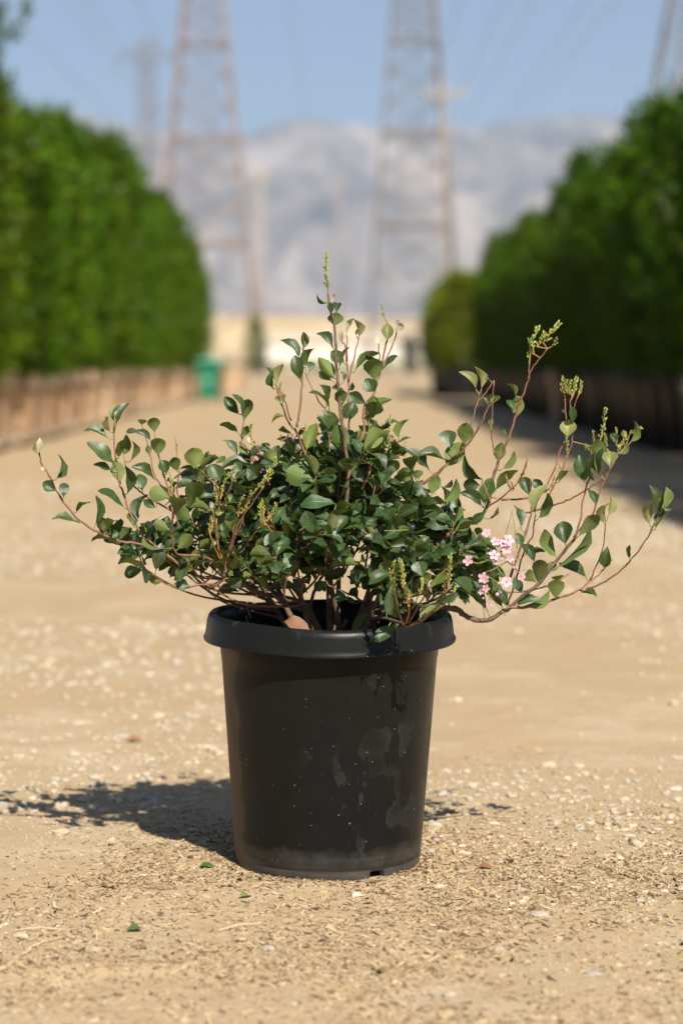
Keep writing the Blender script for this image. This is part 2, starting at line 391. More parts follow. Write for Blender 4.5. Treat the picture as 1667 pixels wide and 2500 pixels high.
def column_crown(seed, H, rad):
    rng = random.Random(seed)
    lob = [(rng.uniform(0, 6.28), rng.uniform(0.5, H), rng.uniform(.75, 1.2)) for _ in range(9)]
    def prof(u): return rad * (min(1.0, 0.62 + u * 3.2) if u < .12 else (1.0 - 0.10 * u)) * (1.0 if u < .70 else max(0.04, 1 - ((u - .70) / .30) ** 1.35))
    def shape(r):
        u = r.random() ** .95; a = r.uniform(0, 2 * math.pi); z = u * H
        k = prof(u) * (0.84 + 0.34 * noise.noise((math.cos(a) * 1.4 + seed, math.sin(a) * 1.4, z * 1.5)) + .22 * noise.noise((math.cos(a) * 3, math.sin(a) * 3 + seed, z * 4)))
        k *= r.random() ** .26
        return Vector((math.cos(a) * k, math.sin(a) * k, z + 0.05)), Vector((math.cos(a), math.sin(a), .35)).normalized()
    m = leaf_cloud(rng, shape, 250, 30, 0.075, 0.085)
    for _ in range(34):                                      # stray shoots
        c, out = shape(rng); top = rng.random() < .4
        if top: c = Vector((rng.gauss(0, .16), rng.gauss(0, .16), H * rng.uniform(.80, .97)))
        dr = (out * (.25 if top else .8) + Vector((0, 0, 1.0 if top else .7))).normalized(); ln = rng.uniform(.15, .42)
        st = [0]
        def along(r, c=c, dr=dr, ln=ln): 
            u = r.random(); return c + dr * ln * u, dr
        q = leaf_cloud(rng, along, 12, 3, .022, .08); m.add(q.v, q.f)
    return m
BOXH = 0.80

crowns = [column_crown(11 + i, 3.2, 0.66).mesh('crown', hedge_m) for i in range(5)]
crowns_lit = [column_crown(31 + i, 3.2, 0.66).mesh('crown', hedge_lit) for i in range(2)]
trunks = []
for i in range(3):
    rng = random.Random(70 + i); m = MB()
    pts = [(rng.uniform(-.03, .03) * k, rng.uniform(-.03, .03) * k, -0.06 + k * 0.5) for k in range(6)]
    m.tube(pts, [.055, .05, .045, .036, .026, .012], 8)
    for k in range(9):
        b = Vector(pts[1 + k % 4]); a = rng.uniform(0, 6.28)
        m.tube([b, b + Vector((math.cos(a) * .2, math.sin(a) * .2, .25)), b + Vector((math.cos(a) * .38, math.sin(a) * .38, .62))], [.018, .013, .005], 5)
    trunks.append(m.mesh('trunk', bark_m, True))

# wooden tree boxes
wood, t, p = new_mat('box_timber')
co = coord(t); sep = N(t, 'ShaderNodeMapping'); sep.inputs['Scale'].default_value = (14, 14, 1.2); t.links.new(co, sep.inputs[0])
gr = tex_noise(t, sep.outputs[0], 2.0, 5)
c = ramp(t, gr, [(0.3, (0.36, 0.20, 0.095)), (0.7, (0.60, 0.37, 0.20))])
g = N(t, 'ShaderNodeNewGeometry'); oi = N(t, 'ShaderNodeObjectInfo')
r = math_(t, 'FRACT', math_(t, 'ADD', g.outputs['Random Per Island'], oi.outputs['Random']))
c = mixc(t, math_(t, 'MULTIPLY', r, 0.8), c, (0.66, 0.52, 0.36)); c = mixc(t, math_(t, 'GREATER_THAN', math_(t, 'FRACT', math_(t, 'MULTIPLY', r, 5.7)), 0.8), c, (0.25, 0.12, 0.055)); t.links.new(c, p.inputs['Base Color']); p.inputs['Roughness'].default_value = 0.85
greyw = simple('grey_batten', (0.46, 0.36, 0.26), 0.85, 0.25, 9, obj_rand=0.25)
soilm = simple('potting_soil', (0.075, 0.05, 0.032), 1.0, 0.4, 60, 0.1, bumpd=0.01)
def make_box():
    root = empty('planter_box', (0, 0, 0)); tb, tt = 0.315, 0.385
    for k in range(4):
        m = MB(); Mx = Matrix.Rotation(k * math.pi / 2, 3, 'Z')
        for b in range(5):
            u0, u1 = -1 + b * .4 + .02, -1 + (b + 1) * .4 - .02; off = 0.004 * (b % 2)
            P = []
            for z, hw in ((0.03, tb), (BOXH, tt)):
                for u, d in ((u0, 0), (u1, 0), (u1, -.022), (u0, -.022)):
                    P.append(Mx @ Vector((u * (hw - .024), -(hw + off) - d * 1.0, z + (0.006 * ((b * 7) % 3) if z > .5 else 0))))
            m.add(P, [(0, 1, 5, 4), (1, 2, 6, 5), (2, 3, 7, 6), (3, 0, 4, 7), (4, 5, 6, 7), (3, 2, 1, 0)])
        m.build('side_panel', wood, root)
        for z0, z1 in ((.07, .15), (.64, .73)):
            m = MB(); P = []
            for z in (z0, z1):
                hw = tb + (tt - tb) * z / BOXH
                for u, d in ((-1, .006), (1, .006), (1, .03), (-1, .03)): P.append(Mx @ Vector((u * (hw + .028), -(hw + d), z)))
            m.add(P, [(0, 1, 5, 4)[::-1], (1, 2, 6, 5)[::-1], (2, 3, 7, 6)[::-1], (3, 0, 4, 7)[::-1], (4, 5, 6, 7), (3, 2, 1, 0)])
            m.build('batten', greyw, root)
    m = MB(); m.box((0, 0, .72), (.68, .68, .04)); m.build('soil', soilm, root)
    for x in (-.22, .22):
        m = MB(); m.box((x, 0, .016), (.07, .6, .032)); m.build('skid', greyw, root)
    return root
LT = 'leafy green column tree with sunlit face in the row behind the green bin'
LB = 'sunlit tapered timber box with tree in the row by the green bin'
RT = 'dark shaded column tree in the row across the road from the green bin'
RB = 'large black plastic tub in deep shadow across the road from the green bin'
tub_m = simple('black_tub_plastic', (0.008, 0.008, 0.009), 0.5, 0.3, 5, 0.3)
def make_tub():
    root = empty('planter_tub', (0, 0, 0))
    m = MB(); m.tube([(0, 0, 0), (0, 0, .02), (0, 0, .70)], [.29, .31, .375], 24, cap=False); m.build('wall', tub_m, root, True)
    m = MB(); m.tube([(0, 0, .70), (0, 0, .705), (0, 0, .79), (0, 0, .80), (0, 0, .79), (0, 0, .68)], [.376, .41, .405, .39, .375, .365], 24, cap=False); m.build('rim', tub_m, root, True)
    m = MB(); m.tube([(0, 0, .715), (0, 0, .74)], [.37, .2], 20); m.build('soil', soilm, root)
    for s in (-1, 1):
        m = MB(); m.tube([(s * .40, -.09, .74), (s * .46, -.06, .73), (s * .46, .06, .73), (s * .40, .09, .74)], .014, 6); m.build('handle', tub_m, root, True)
    return root
tub0 = make_tub(); nt_ = [0]
def put_tub(x, y, label, group, rz):
    o = tub0 if nt_[0] == 0 else copy_tree(tub0); nt_[0] += 1
    o.location = (x, y, gh(x, y)); o.rotation_euler = (0, 0, rz); tag(o, label, 'plant tub', group); return o
rng = random.Random(5)
box0 = make_box(); nb = [0]
def put_box(x, y, label, group, rz):
    o = box0 if nb[0] == 0 else copy_tree(box0); nb[0] += 1
    o.location = (x, y, gh(x, y)); o.rotation_euler = (0, 0, rz); tag(o, label, 'planter box', group); return o
def put_tree(x, y, sc, sxy, label, group, pool=None):
    root = empty('hedge_tree', (x, y, gh(x, y) + BOXH - 0.06), rng.uniform(0, 6.28)); tag(root, label, 'tree', group)
    root.scale = (sxy, sxy, sc)
    c = obj('crown', rng.choice(pool or crowns), root); c['kind'] = 'stuff'; obj('trunk', rng.choice(trunks), root); return root
d = 17.0
while d < 63.5:
    y = d + CAM.y; x = -3.74 - 0.006 * (d - 20) + rng.uniform(-.05, .05)
    put_box(x, y, LB, 'timber boxes of the sunlit row', rng.uniform(-.07, .07))
    hs = interp(d, [(15, .86), (25, .90), (31, .98), (37, 1.06), (45, 1.05), (52, 1.05), (58, 1.0), (62, .93), (65, .84)]) * rng.uniform(.88, 1.12)
    put_tree(x + .02, y, hs, rng.uniform(.95, 1.1), LT, 'trees of the sunlit row'); d += rng.uniform(.86, .98)
y = 23.2 + CAM.y; tl = put_tree(-3.38, y - 1.0, 1.30, .78, 'tallest slim column tree rising above the sunlit hedge', None)
for k in range(9):                                              # boxes with no tree, farther along the same row
    d2 = 66 + k * 1.5; put_box(-3.75 + .25 * math.sin(k), d2 + CAM.y, 'empty timber tree box beyond the green bin', 'empty timber boxes', rng.uniform(-.2, .2))
d = 10.0
gaps = [(15.6, 16.7), (18.3, 19.4), (22.3, 23.1)]
while d < 57.5:
    y = d + CAM.y; x = 3.48 + 0.006 * (d - 20) + rng.uniform(-.05, .05)
    if not any(a < d < b for a, b in gaps):
        if 20.2 < d < 21.2 or 36.3 < d < 37.3: put_box(x - .1, y, 'lone timber tree box standing among the black tubs of the shaded row', 'lone timber boxes of the shaded row', rng.uniform(-.07, .07))
        else: put_tub(x, y, RB, 'black tubs of the shaded row', rng.uniform(-3, 3))
        put_tree(x - .02, y, rng.uniform(.68, .90) * (1.0 if rng.random() > .12 else 1.16), rng.uniform(.85, 1.02), RT, 'trees of the shaded row')
    d += rng.uniform(.90, 1.06)
for x0 in (3.15, 4.25):
    d = 63.5 + (0 if x0 < 4 else .6)
    while d < 78:
        y = d + CAM.y; x = x0 + rng.uniform(-.1, .1)
        put_tub(x, y, 'black plastic tub past the gap in the shaded row', 'black tubs past the gap', rng.uniform(-3, 3))
        put_tree(x, y, rng.uniform(.66, .80) + (.12 if x0 > 4 else 0), rng.uniform(.95, 1.12), 'yellow green column tree with painted sunlit tone past the gap in the shaded row', 'trees past the gap', crowns_lit); d += rng.uniform(1.0, 1.3)

# small trees and bushes far down the road
def far_tree(x, dd, H, W, label, mat, name='small_tree', seed=1, tr=True):
    root = empty(name, (x, dd + CAM.y, 0)); tag(root, label, 'tree')
    rg = random.Random(seed)
    def shape(r):
        a = r.uniform(0, 6.28); u = r.random(); k = W * (math.sin(math.pi * (0.12 + .86 * u)) ** .7) * r.random() ** .4
        return Vector((math.cos(a) * k, math.sin(a) * k, H * (.12 + .84 * u))), Vector((math.cos(a), math.sin(a), .4)).normalized()
    c = leaf_cloud(rg, shape, 110, 22, .2, .22).build('crown', mat, root); c['kind'] = 'stuff'
    m = MB(); m.tube([(0, 0, -.1), (.05, 0, H * .3), (0, .03, H * .75)], [.13, .1, .03], 7); m.build('trunk', bark_m, root, True)
far_tree(-7.3, 205, 5.1, .95, 'small yellow green tree at the end of the dirt road', bush_m, seed=3)
dk = leaf_mat('dark_leaf', (0.03, 0.04, 0.025), (0.04, 0.05, 0.03), .6, (.05, .07, .02), .1)
far_tree(6.2, 220, 3.4, .55, 'narrow dark grey green tree before the cream warehouse', dk, seed=4)
for k in range(16):
    x = -22 + k * 2.9 + rng.uniform(-.6, .6); dd = 330 + rng.uniform(-12, 12)
    root = empty('low_bush', (x, dd + CAM.y, 0)); tag(root, 'low green bush in the strip before the cream warehouse', 'bush', 'low bushes before the warehouse')
    rg = random.Random(k)
    def shape(r):
        a = r.uniform(0, 6.28); u = r.random(); kk = 1.9 * math.sqrt(1 - u * u) * r.random() ** .4
        return Vector((math.cos(a) * kk, math.sin(a) * kk * .7, .1 + u * 1.1)), Vector((math.cos(a), math.sin(a), .8)).normalized()
    leaf_cloud(rg, shape, 40, 16, .15, .26).build('foliage', bush_m, root)['kind'] = 'stuff'

# green wheelie bin
bg = simple('bin_green', (0.012, 0.16, 0.085), 0.45, 0.1, 3); bl = simple('bin_lid_green', (0.16, 0.46, 0.34), 0.30, 0.1, 3); blk = simple('black_rubber', (0.02, 0.02, 0.02), 0.8)
bp = on_ground(512, 980); wb = empty('wheelie_bin', (bp.x, bp.y, 0), R(-8)); wb.scale = (1.0, 1.0, 1.12); tag(wb, 'green plastic wheelie bin with paler lid beside the timber boxes', 'bin')
m = MB()
def tap(m, z0, z1, a, b, c, d_, mi=0):
    P = [(-a, -b, z0), (a, -b, z0), (a, b, z0), (-a, b, z0), (-c, -d_, z1), (c, -d_, z1), (c, d_, z1), (-c, d_, z1)]
    m.add(P, [(3, 2, 1, 0), (4, 5, 6, 7), (0, 1, 5, 4), (1, 2, 6, 5), (2, 3, 7, 6), (3, 0, 4, 7)], mi)
tap(m, .05, .80, .19, .22, .25, .28); tap(m, .802, .86, .28, .31, .28, .31); bo = m.build('body', bg, wb)
m = MB(); tap(m, .863, .93, .285, .32, .25, .27); lid = m.build('lid', bl, wb)
m = MB(); m.tube([(-.2, -.325, .885), (.2, -.325, .885)], .018, 8); m.build('lid_grip', bl, lid)
m = MB(); m.tube([(-.22, .36, .87), (.22, .36, .87)], .018, 8); m.build('handle', bg, wb)
for s in (-1, 1):
    m = MB(); m.tube([(s * .20, .22, .10), (s * .26, .22, .10)], .10, 16); wl = m.build('wheel', blk, wb)
    m = MB(); m.tube([(s * .255, .22, .10), (s * .266, .22, .10)], .05, 12); m.build('hub', bg, wl)
m = MB(); m.box((0, -.262, .45), (.16, .01, .14)); m.build('front_panel', bl, wb)

# ================================================================== NURSERY POT
PX = -0.0245
plastic, t, p = new_mat('black_pot_plastic')
co = coord(t)
sp = N(t, 'ShaderNodeSeparateXYZ'); t.links.new(co, sp.inputs[0])
big = tex_noise(t, co, 7.0, 5, 0.5); mid = tex_noise(t, co, 24.0, 6, 0.65); fin = tex_noise(t, co, 260.0, 3, 0.6)
stretch = N(t, 'ShaderNodeMapping'); stretch.inputs['Scale'].default_value = (6, 6, 90); t.links.new(co, stretch.inputs[0])
wipe = tex_noise(t, stretch.outputs[0], 1.0, 5, 0.6)
base = (0.0075, 0.0079, 0.0076)
film = ramp(t, mid, [(0.38, (0, 0, 0)), (0.75, (1, 1, 1))])
c = mixc(t, math_(t, 'MULTIPLY', film, 0.16), base, (0.022, 0.021, 0.019))
# dried water and mud marks with hard edges
sm = N(t, 'ShaderNodeMapping'); sm.inputs['Scale'].default_value = (1.0, 1.0, 0.55); sm.inputs['Rotation'].default_value = (0.5, 0.4, 0.3); t.links.new(co, sm.inputs[0])
smear = tex_noise(t, sm.outputs[0], 15.0, 6, 0.5)
blot = ramp(t, smear, [(0.575, (0, 0, 0)), (0.590, (1, 1, 1)), (0.64, (0.55, 0.55, 0.55)), (0.70, (0.8, 0.8, 0.8))])
blot = math_(t, 'MULTIPLY', blot, ramp(t, tex_noise(t, co, 4.3, 2), [(0.40, (0, 0, 0)), (0.52, (1, 1, 1))]))
blot = math_(t, 'MULTIPLY', blot, ramp(t, tex_noise(t, co, 45, 4), [(0.30, (0.25, 0.25, 0.25)), (0.65, (1, 1, 1))]))
c = mixc(t, math_(t, 'MULTIPLY', blot, 0.30), c, (0.060, 0.058, 0.054))
# dust thrown up round the foot; dusty flank has sand's reflection painted in
foot = ramp(t, math_(t, 'ADD', sp.outputs[2], math_(t, 'MULTIPLY', mid, 0.06)), [(0.03, (1, 1, 1)), (0.085, (0, 0, 0))])
c = mixc(t, math_(t, 'MULTIPLY', foot, math_(t, 'MULTIPLY', wipe, 0.95)), c, (0.17, 0.155, 0.135))
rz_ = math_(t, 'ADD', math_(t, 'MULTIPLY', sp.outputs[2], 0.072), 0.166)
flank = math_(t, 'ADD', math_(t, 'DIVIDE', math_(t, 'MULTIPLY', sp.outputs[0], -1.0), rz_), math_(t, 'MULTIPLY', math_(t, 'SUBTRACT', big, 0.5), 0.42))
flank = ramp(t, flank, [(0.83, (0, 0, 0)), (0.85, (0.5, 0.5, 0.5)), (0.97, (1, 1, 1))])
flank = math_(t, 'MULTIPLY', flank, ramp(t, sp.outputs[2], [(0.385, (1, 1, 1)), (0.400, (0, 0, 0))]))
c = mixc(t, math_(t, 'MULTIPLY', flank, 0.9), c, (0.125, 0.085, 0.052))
# specks
vo = N(t, 'ShaderNodeTexVoronoi'); vo.inputs['Scale'].default_value = 105; t.links.new(co, vo.inputs['Vector'])
sepc = N(t, 'ShaderNodeSeparateColor'); t.links.new(vo.outputs['Color'], sepc.inputs[0])
lim = math_(t, 'MULTIPLY', math_(t, 'POWER', sepc.outputs[0], 5.0), 0.105)
speck = math_(t, 'LESS_THAN', vo.outputs['Distance'], lim)
c = mixc(t, math_(t, 'MULTIPLY', speck, 0.75), c, (0.42, 0.38, 0.32))
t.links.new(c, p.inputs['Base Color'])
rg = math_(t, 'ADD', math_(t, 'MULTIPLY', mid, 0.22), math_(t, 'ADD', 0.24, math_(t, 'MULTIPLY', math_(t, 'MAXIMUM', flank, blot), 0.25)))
t.links.new(rg, p.inputs['Roughness']); p.inputs['Specular IOR Level'].default_value = 0.15
bn = bump(t, fin, 0.0004, 0.35); bn = bump(t, wipe, 0.0005, 0.25, bn); t.links.new(bn, p.inputs['Normal'])

pot = empty('nursery_pot', (PX, 0, 0.0044)); pot.rotation_euler = (R(1.5), R(0.45), 0); tag(pot, 'dusty black plastic nursery pot with thick rolled rim on the dirt', 'plant pot')
def lathe(prof, n=144, tweak=None, close=False):
    m = MB()
    for i, (r_, z) in enumerate(prof):
        for k in range(n):
            a = 2 * math.pi * k / n; rr, zz = (tweak(i, a, r_, z) if tweak else (r_, z))
            m.v.append((rr * math.cos(a), rr * math.sin(a), zz))
    for i in range(len(prof) - 1):
        for k in range(n):
            k2 = (k + 1) % n; m.f.append((i * n + k, i * n + k2, (i + 1) * n + k2, (i + 1) * n + k)); m.mi.append(0)
    return m
notch = [R(-58 + 120 * k) for k in range(3)]
def tw(i, a, r_, z):
    wob = 1 + 0.004 * math.sin(2 * a + .6) + 0.002 * math.sin(5 * a)
    if i <= 3:
        for q in notch:
            dlt = (a - q + math.pi) % (2 * math.pi) - math.pi
            if abs(dlt) < R(5.2) and i < 3: z = 0.0125 + 0.0002 * i
    return r_ * wob * .993, z
wall = [(0.150, 0.004), (0.158, -0.006), (0.1655, -0.006), (0.1668, 0.0135), (0.1672, 0.018), (0.1680, 0.0185)]
wall += [(0.168 + (0.1935 - 0.168) * u, 0.0185 + (0.372 - 0.0185) * u) for u in np.linspace(.06, 1, 16)]
wall += [(0.1947, 0.3735), (0.1965, 0.398), (0.1972, 0.404)]
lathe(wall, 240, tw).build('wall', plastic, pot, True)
def tw2(i, a, r_, z):
    return r_ * .99 * (1 + 0.005 * math.sin(2 * a + .6) + 0.0022 * math.sin(3 * a + 1)), z + 0.0025 * math.sin(2 * a + 1.2) + 0.0012 * math.sin(5 * a)
rim = [(0.1955, 0.4035), (0.222, 0.4025), (0.2262, 0.4000), (0.2268, 0.4030), (0.2240, 0.4075), (0.2228, 0.4140), (0.2205, 0.4330), (0.2180, 0.4415), (0.2140, 0.4462), (0.2090, 0.4478), (0.2042, 0.4455), (0.2005, 0.4390), (0.1980, 0.4220), (0.1955, 0.4000), (0.1930, 0.3700), (0.1900, 0.3300)]
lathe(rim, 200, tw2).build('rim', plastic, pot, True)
floor_ = lathe([(0.151, 0.0045), (0.0005, 0.0045)], 72); floor_.build('base', plastic, pot)
# compost surface inside
sb = MB(); n = 60; prof = [0.0005, .04, .08, .12, .155, .186, .1912]
for i, r_ in enumerate(prof):
    for k in range(n):
        a = 6.28319 * k / n; x, y = r_ * math.cos(a), r_ * math.sin(a)
        sb.v.append((x + PX, y, .372 + .012 * noise.noise((x * 22, y * 22, 0)) + .01 * (1 - r_ / .19)))
for i in range(len(prof) - 1):
    for k in range(n): k2 = (k + 1) % n; sb.f.append((i * n + k, i * n + k2, (i + 1) * n + k2, (i + 1) * n + k)); sb.mi.append(0)
tag(sb.build('potting_soil', soilm, None, True), 'dark potting soil inside the black nursery pot', None, None, 'stuff')

# ================================================================== LOOSE STUFF ON THE DIRT
chip_m, t, p = new_mat('wood_chip')
g = N(t, 'ShaderNodeNewGeometry')
c = ramp(t, g.outputs['Random Per Island'], [(0.0, (0.09, 0.058, 0.032)), (0.16, (0.22, 0.155, 0.09)), (0.5, (0.385, 0.285, 0.17)), (0.9, (0.425, 0.325, 0.20)), (1.0, (0.50, 0.40, 0.26))])
t.links.new(c, p.inputs['Base Color']); p.inputs['Roughness'].default_value = 0.9; p.inputs['Specular IOR Level'].default_value = 0.2
rng = random.Random(21)
def scatter_chips(count, dens, size, seed, name, label, mat, heap=0.0):
    rg = random.Random(seed); V, Fs = [], []
    k = 0; tries = 0
    while k < count and tries < count * 12:
        tries += 1
        x = rg.uniform(-1.0, 1.0); y = rg.uniform(-1.35, 1.3)
        if (x - PX) ** 2 + y * y < 0.166 ** 2: continue
        if rg.random() > dens(x, y): continue
        k += 1
        L = size * rg.uniform(.35, 1.0) ** 1.2 * (1.6 if rg.random() < .06 else 1); W = L * rg.uniform(.09, .26) ; H = min(.0022, W * rg.uniform(.3, .7))
        a = rg.gauss(0, 1.1) + (0 if rg.random() < .6 else 1.5); ca, sa = math.cos(a), math.sin(a); tl = rg.gauss(0, .22); rl = rg.gauss(0, .45)
        z = gh(x, y) + H * .5 + abs(tl) * L * .36 - .0006 + heap * rg.random() ** 2; tp = rg.uniform(.35, 1.0)
        o = len(V)
        for hz_ in (-.5, .5):
            for hx, hy in ((-.5, -.5), (.5, -.5 * tp), (.5, .5 * tp), (-.5, .5)):
                lx, ly, lz = hx * L, hy * W, hz_ * H
                V.append((x + ca * lx - sa * ly, y + sa * lx + ca * ly, z + lz + tl * lx + rl * ly))
        Fs += [(o + 4, o + 5, o + 6, o + 7), (o, o + 1, o + 5, o + 4), (o + 1, o + 2, o + 6, o + 5), (o + 2, o + 3, o + 7, o + 6), (o + 3, o, o + 4, o + 7)]
    m = MB(); m.v = V; m.f = Fs; m.mi = [0] * len(Fs)
    return tag(m.build(name, mat), label, None, None, 'stuff')
def dens(x, y):
    d = 0.12 + 0.88 * max(0, min(1, .5 + 1.5 * noise.noise((x * 2.3, y * 2.3, 5)) + .9 * noise.noise((x * 7, y * 9, 2))))
    d *= 1.0 if y < .10 else max(0.03, 1 - (y - .10) / .45)
    if x < -.42: d *= max(.12, 1 - (-.42 - x) / .25)
    if x > .30 and y < -.5: d *= .45
    r = math.hypot(x - PX, y)
    if r < .27: d = min(1, d * 2.2)
    d = min(1, d + .9 * math.exp(-(((x + .33) / .17) ** 2 + ((y + .76) / .07) ** 2)))
    return d
scatter_chips(64000, dens, .0135, 31, 'wood_chips', 'dry shredded wood chips strewn over the dirt before the pot', chip_m)
litter_m = simple('dark_litter', (0.11, 0.062, 0.032), .95, .4, 30, .2, island=True, obj_rand=.5)
def dens2(x, y):
    r = math.hypot(x - PX, y); a = math.exp(-((r - .180) / .020) ** 2) * (1.0 if y < .05 else .3)
    b = .6 * math.exp(-(((x - .30) / .10) ** 2 + ((y + .04) / .05) ** 2)); return max(a, b)
scatter_chips(3600, dens2, .011, 33, 'bark_litter', 'dark crumbs of bark and compost round the foot of the pot', litter_m, .007)
stone_m, t, p = new_mat('pale_stone')
g = N(t, 'ShaderNodeNewGeometry'); oi = N(t, 'ShaderNodeObjectInfo'); co = coord(t)
r = math_(t, 'FRACT', math_(t, 'ADD', g.outputs['Random Per Island'], oi.outputs['Random']))
c = ramp(t, r, [(0.0, (0.26, 0.25, 0.23)), (0.3, (0.36, 0.31, 0.24)), (0.7, (0.42, 0.345, 0.245)), (0.9, (0.52, 0.45, 0.36)), (1.0, (0.30, 0.31, 0.31))])
c = mixc(t, math_(t, 'MULTIPLY', tex_noise(t, co, 90, 4), .7), c, (0.45, 0.36, 0.24)); t.links.new(c, p.inputs['Base Color']); p.inputs['Roughness'].default_value = .9
t.links.new(bump(t, tex_noise(t, co, 160, 4), .002, .7), p.inputs['Normal'])
ph = (1 + 5 ** .5) / 2
ICO = [Vector(v).normalized() for v in [(-1, ph, 0), (1, ph, 0), (-1, -ph, 0), (1, -ph, 0), (0, -1, ph), (0, 1, ph), (0, -1, -ph), (0, 1, -ph), (ph, 0, -1), (ph, 0, 1), (-ph, 0, -1), (-ph, 0, 1)]]
ICF = [(0, 11, 5), (0, 5, 1), (0, 1, 7), (0, 7, 10), (0, 10, 11), (1, 5, 9), (5, 11, 4), (11, 10, 2), (10, 7, 6), (7, 1, 8), (3, 9, 4), (3, 4, 2), (3, 2, 6), (3, 6, 8), (3, 8, 9), (4, 9, 5), (2, 4, 11), (6, 2, 10), (8, 6, 7), (9, 8, 1)]
def gravel(count, fn, seed, name, label):
    rg = random.Random(seed); V, Fs = [], []; k = 0; tries = 0
    while k < count and tries < count * 20:
        tries += 1
        q = fn(rg)
        if q is None: continue
        x, y, s = q; k += 1
        if (x - PX) ** 2 + y * y < .18 ** 2: continue
        a = rg.uniform(0, 6.28); ca, sa = math.cos(a), math.sin(a); ex, ey, ez = rg.uniform(.7, 1.3), rg.uniform(.6, 1), rg.uniform(.35, .7); z = gh(x, y) + s * ez * .3; o = len(V)
        for v in ICO:
            j = rg.uniform(.8, 1.15); lx, ly, lz = v.x * s * ex * j, v.y * s * ey * j, v.z * s * ez * j
            V.append((x + ca * lx - sa * ly, y + sa * lx + ca * ly, z + lz))
        Fs += [(a_ + o, b_ + o, c_ + o) for a_, b_, c_ in ICF]
    m = MB(); m.v = V; m.f = Fs; m.mi = [0] * len(Fs)
    return tag(m.build(name, stone_m), label, None, None, 'stuff')
def near_grit(rg):
    x = rg.uniform(-1, 1); y = rg.uniform(-1.35, 1.2)
    pr = .15 + .85 * max(0, min(1, .5 + 1.5 * noise.noise((x * 3, y * 3, 9)))) * (1 if x > .25 or x < -.4 else .25)
    return (x, y, .0013 + .0035 * rg.random() ** 3) if rg.random() < pr else None
gravel(9000, near_grit, 41, 'grit', 'fine grey and pale grit scattered over the dirt')
def mid_gravel(rg):
    y = -.35 + 15 * rg.random() ** 1.7; wd = .14 * (y + 4.3) + .5; x = rg.uniform(-wd, wd)
    pr = max(0.015, min(1, .22 + 2.4 * noise.noise((x * 1.1 + 3, y * .55, 2)))) * (1 if x > 0 else .5) * max(.03, min(1, (y + .2) / 1.4))
    return (x, y, (.0025 + .010 * rg.random() ** 4) * (1 + max(0, y - 2) * .12)) if rg.random() < pr else None
gravel(15000, mid_gravel, 43, 'gravel', 'patches of pale gravel trodden into the dirt road')
def coarse(rg):
    y = .5 + 13 * rg.random() ** 1.5; wd = .14 * (y + 4.3) + .5; x = rg.uniform(-wd, wd)
    pr = max(0.012, min(1, .12 + 2.4 * noise.noise((x * .9 + 7, y * .5, 4))))
    return (x, y, .006 + .012 * rg.random() ** 2 + .0008 * y) if rg.random() < pr else None
gravel(2600, coarse, 47, 'coarse_gravel', 'coarser pale stones half sunk along the dirt road behind the pot')
# single stones big enough to pick out
def stone(px, py, wpx, flat, label, group=None, seed=0, tone=None):
    g0 = on_ground(px, py); s = wpx / 2 * (g0.y - CAM.y) / FPX
    rg = random.Random(seed * 13 + int(px)); m = MB(); V = [v.copy() for v in ICO]; Fq = list(ICF)
    E = {}; F2 = []
    def midp(a, b):
        k = (min(a, b), max(a, b))
        if k not in E: E[k] = len(V); V.append(((V[a] + V[b]) / 2).normalized())
        return E[k]
    for a, b, c_ in Fq:
        ab, bc, ca_ = midp(a, b), midp(b, c_), midp(c_, a); F2 += [(a, ab, ca_), (b, bc, ab), (c_, ca_, bc), (ab, bc, ca_)]
    a = rg.uniform(-.5, .5); M3 = Matrix.Rotation(a, 3, 'Z'); off = Vector((rg.random() * 9, rg.random() * 9, 0))
    P = []
    for v in V:
        j = 1 + .28 * noise.noise(v * 1.6 + off) + .1 * noise.noise(v * 4 + off)
        q = M3 @ Vector((v.x * j, v.y * .75 * j, v.z * flat * j)); P.append(q * s)
    m.add(P, F2); o = m.build('stone', stone_m)
    o.location = (g0.x, g0.y, gh(g0.x, g0.y) + s * flat * .35); tag(o, label, 'stone', group)
G1 = 'loose stones on the dirt'; L1 = 'small pale loose stone lying on the tan dirt'
a5 = lambda x, y: (x * .5293, 1700 + y * .5293); a6 = lambda x, y: (830 + x * .5338, 1700 + y * .5338)
stone(*a5(95, 1103), 40, .45, 'smooth oval cream stone beside a dry straw', None, 1)
stone(*a6(910, 1003), 48, .35, 'broad flat pale stone sunk in the dirt right of the pot', None, 2)
stone(*a6(1350, 692), 30, .7, 'pointed white stone standing clear on the dirt right of the pot', None, 3)
stone(*a6(500, 1375), 36, .55, 'grey stone with a dark shadowed side among the wood chips', None, 4)
stone(*a5(1240, 1163), 36, .5, 'cream stone on the wood chips straight before the pot', None, 5)
stone(*a6(450, 872), 32, .6, 'pale rough stone right beside the foot of the pot', None, 6)
stone(*a5(285, 637), 42, .5, 'grey stone at the edge of the shrub shadow', None, 7)
k = 8
for fn, lst in ((a5, [(660, 824, 20), (708, 1155, 14), (1115, 1113, 24), (610, 620, 22), (480, 1410, 18), (760, 1480, 16), (75, 1200, 16), (215, 1490, 18), (600, 717, 14), (40, 1240, 14), (205, 990, 12), (95, 1003, 14), (345, 262, 34), (370, 130, 40), (890, 625, 22)]),
                (a6, [(1395, 907, 20), (1480, 900, 22), (725, 1165, 32), (645, 1265, 16), (785, 470, 30), (690, 512, 28), (600, 420, 34), (830, 892, 20), (1010, 765, 16), (430, 602, 36), (1460, 1137, 16), (1415, 967, 14), (1160, 1292, 40), (830, 945, 24), (525, 445, 26), (970, 960, 18), (1530, 430, 40), (1240, 505, 24), (1325, 1080, 12), (950, 320, 44), (1090, 320, 30), (485, 350, 30)])):
    for x, y, wd in lst: stone(*fn(x, y), wd, .45, L1, G1, k); k += 1

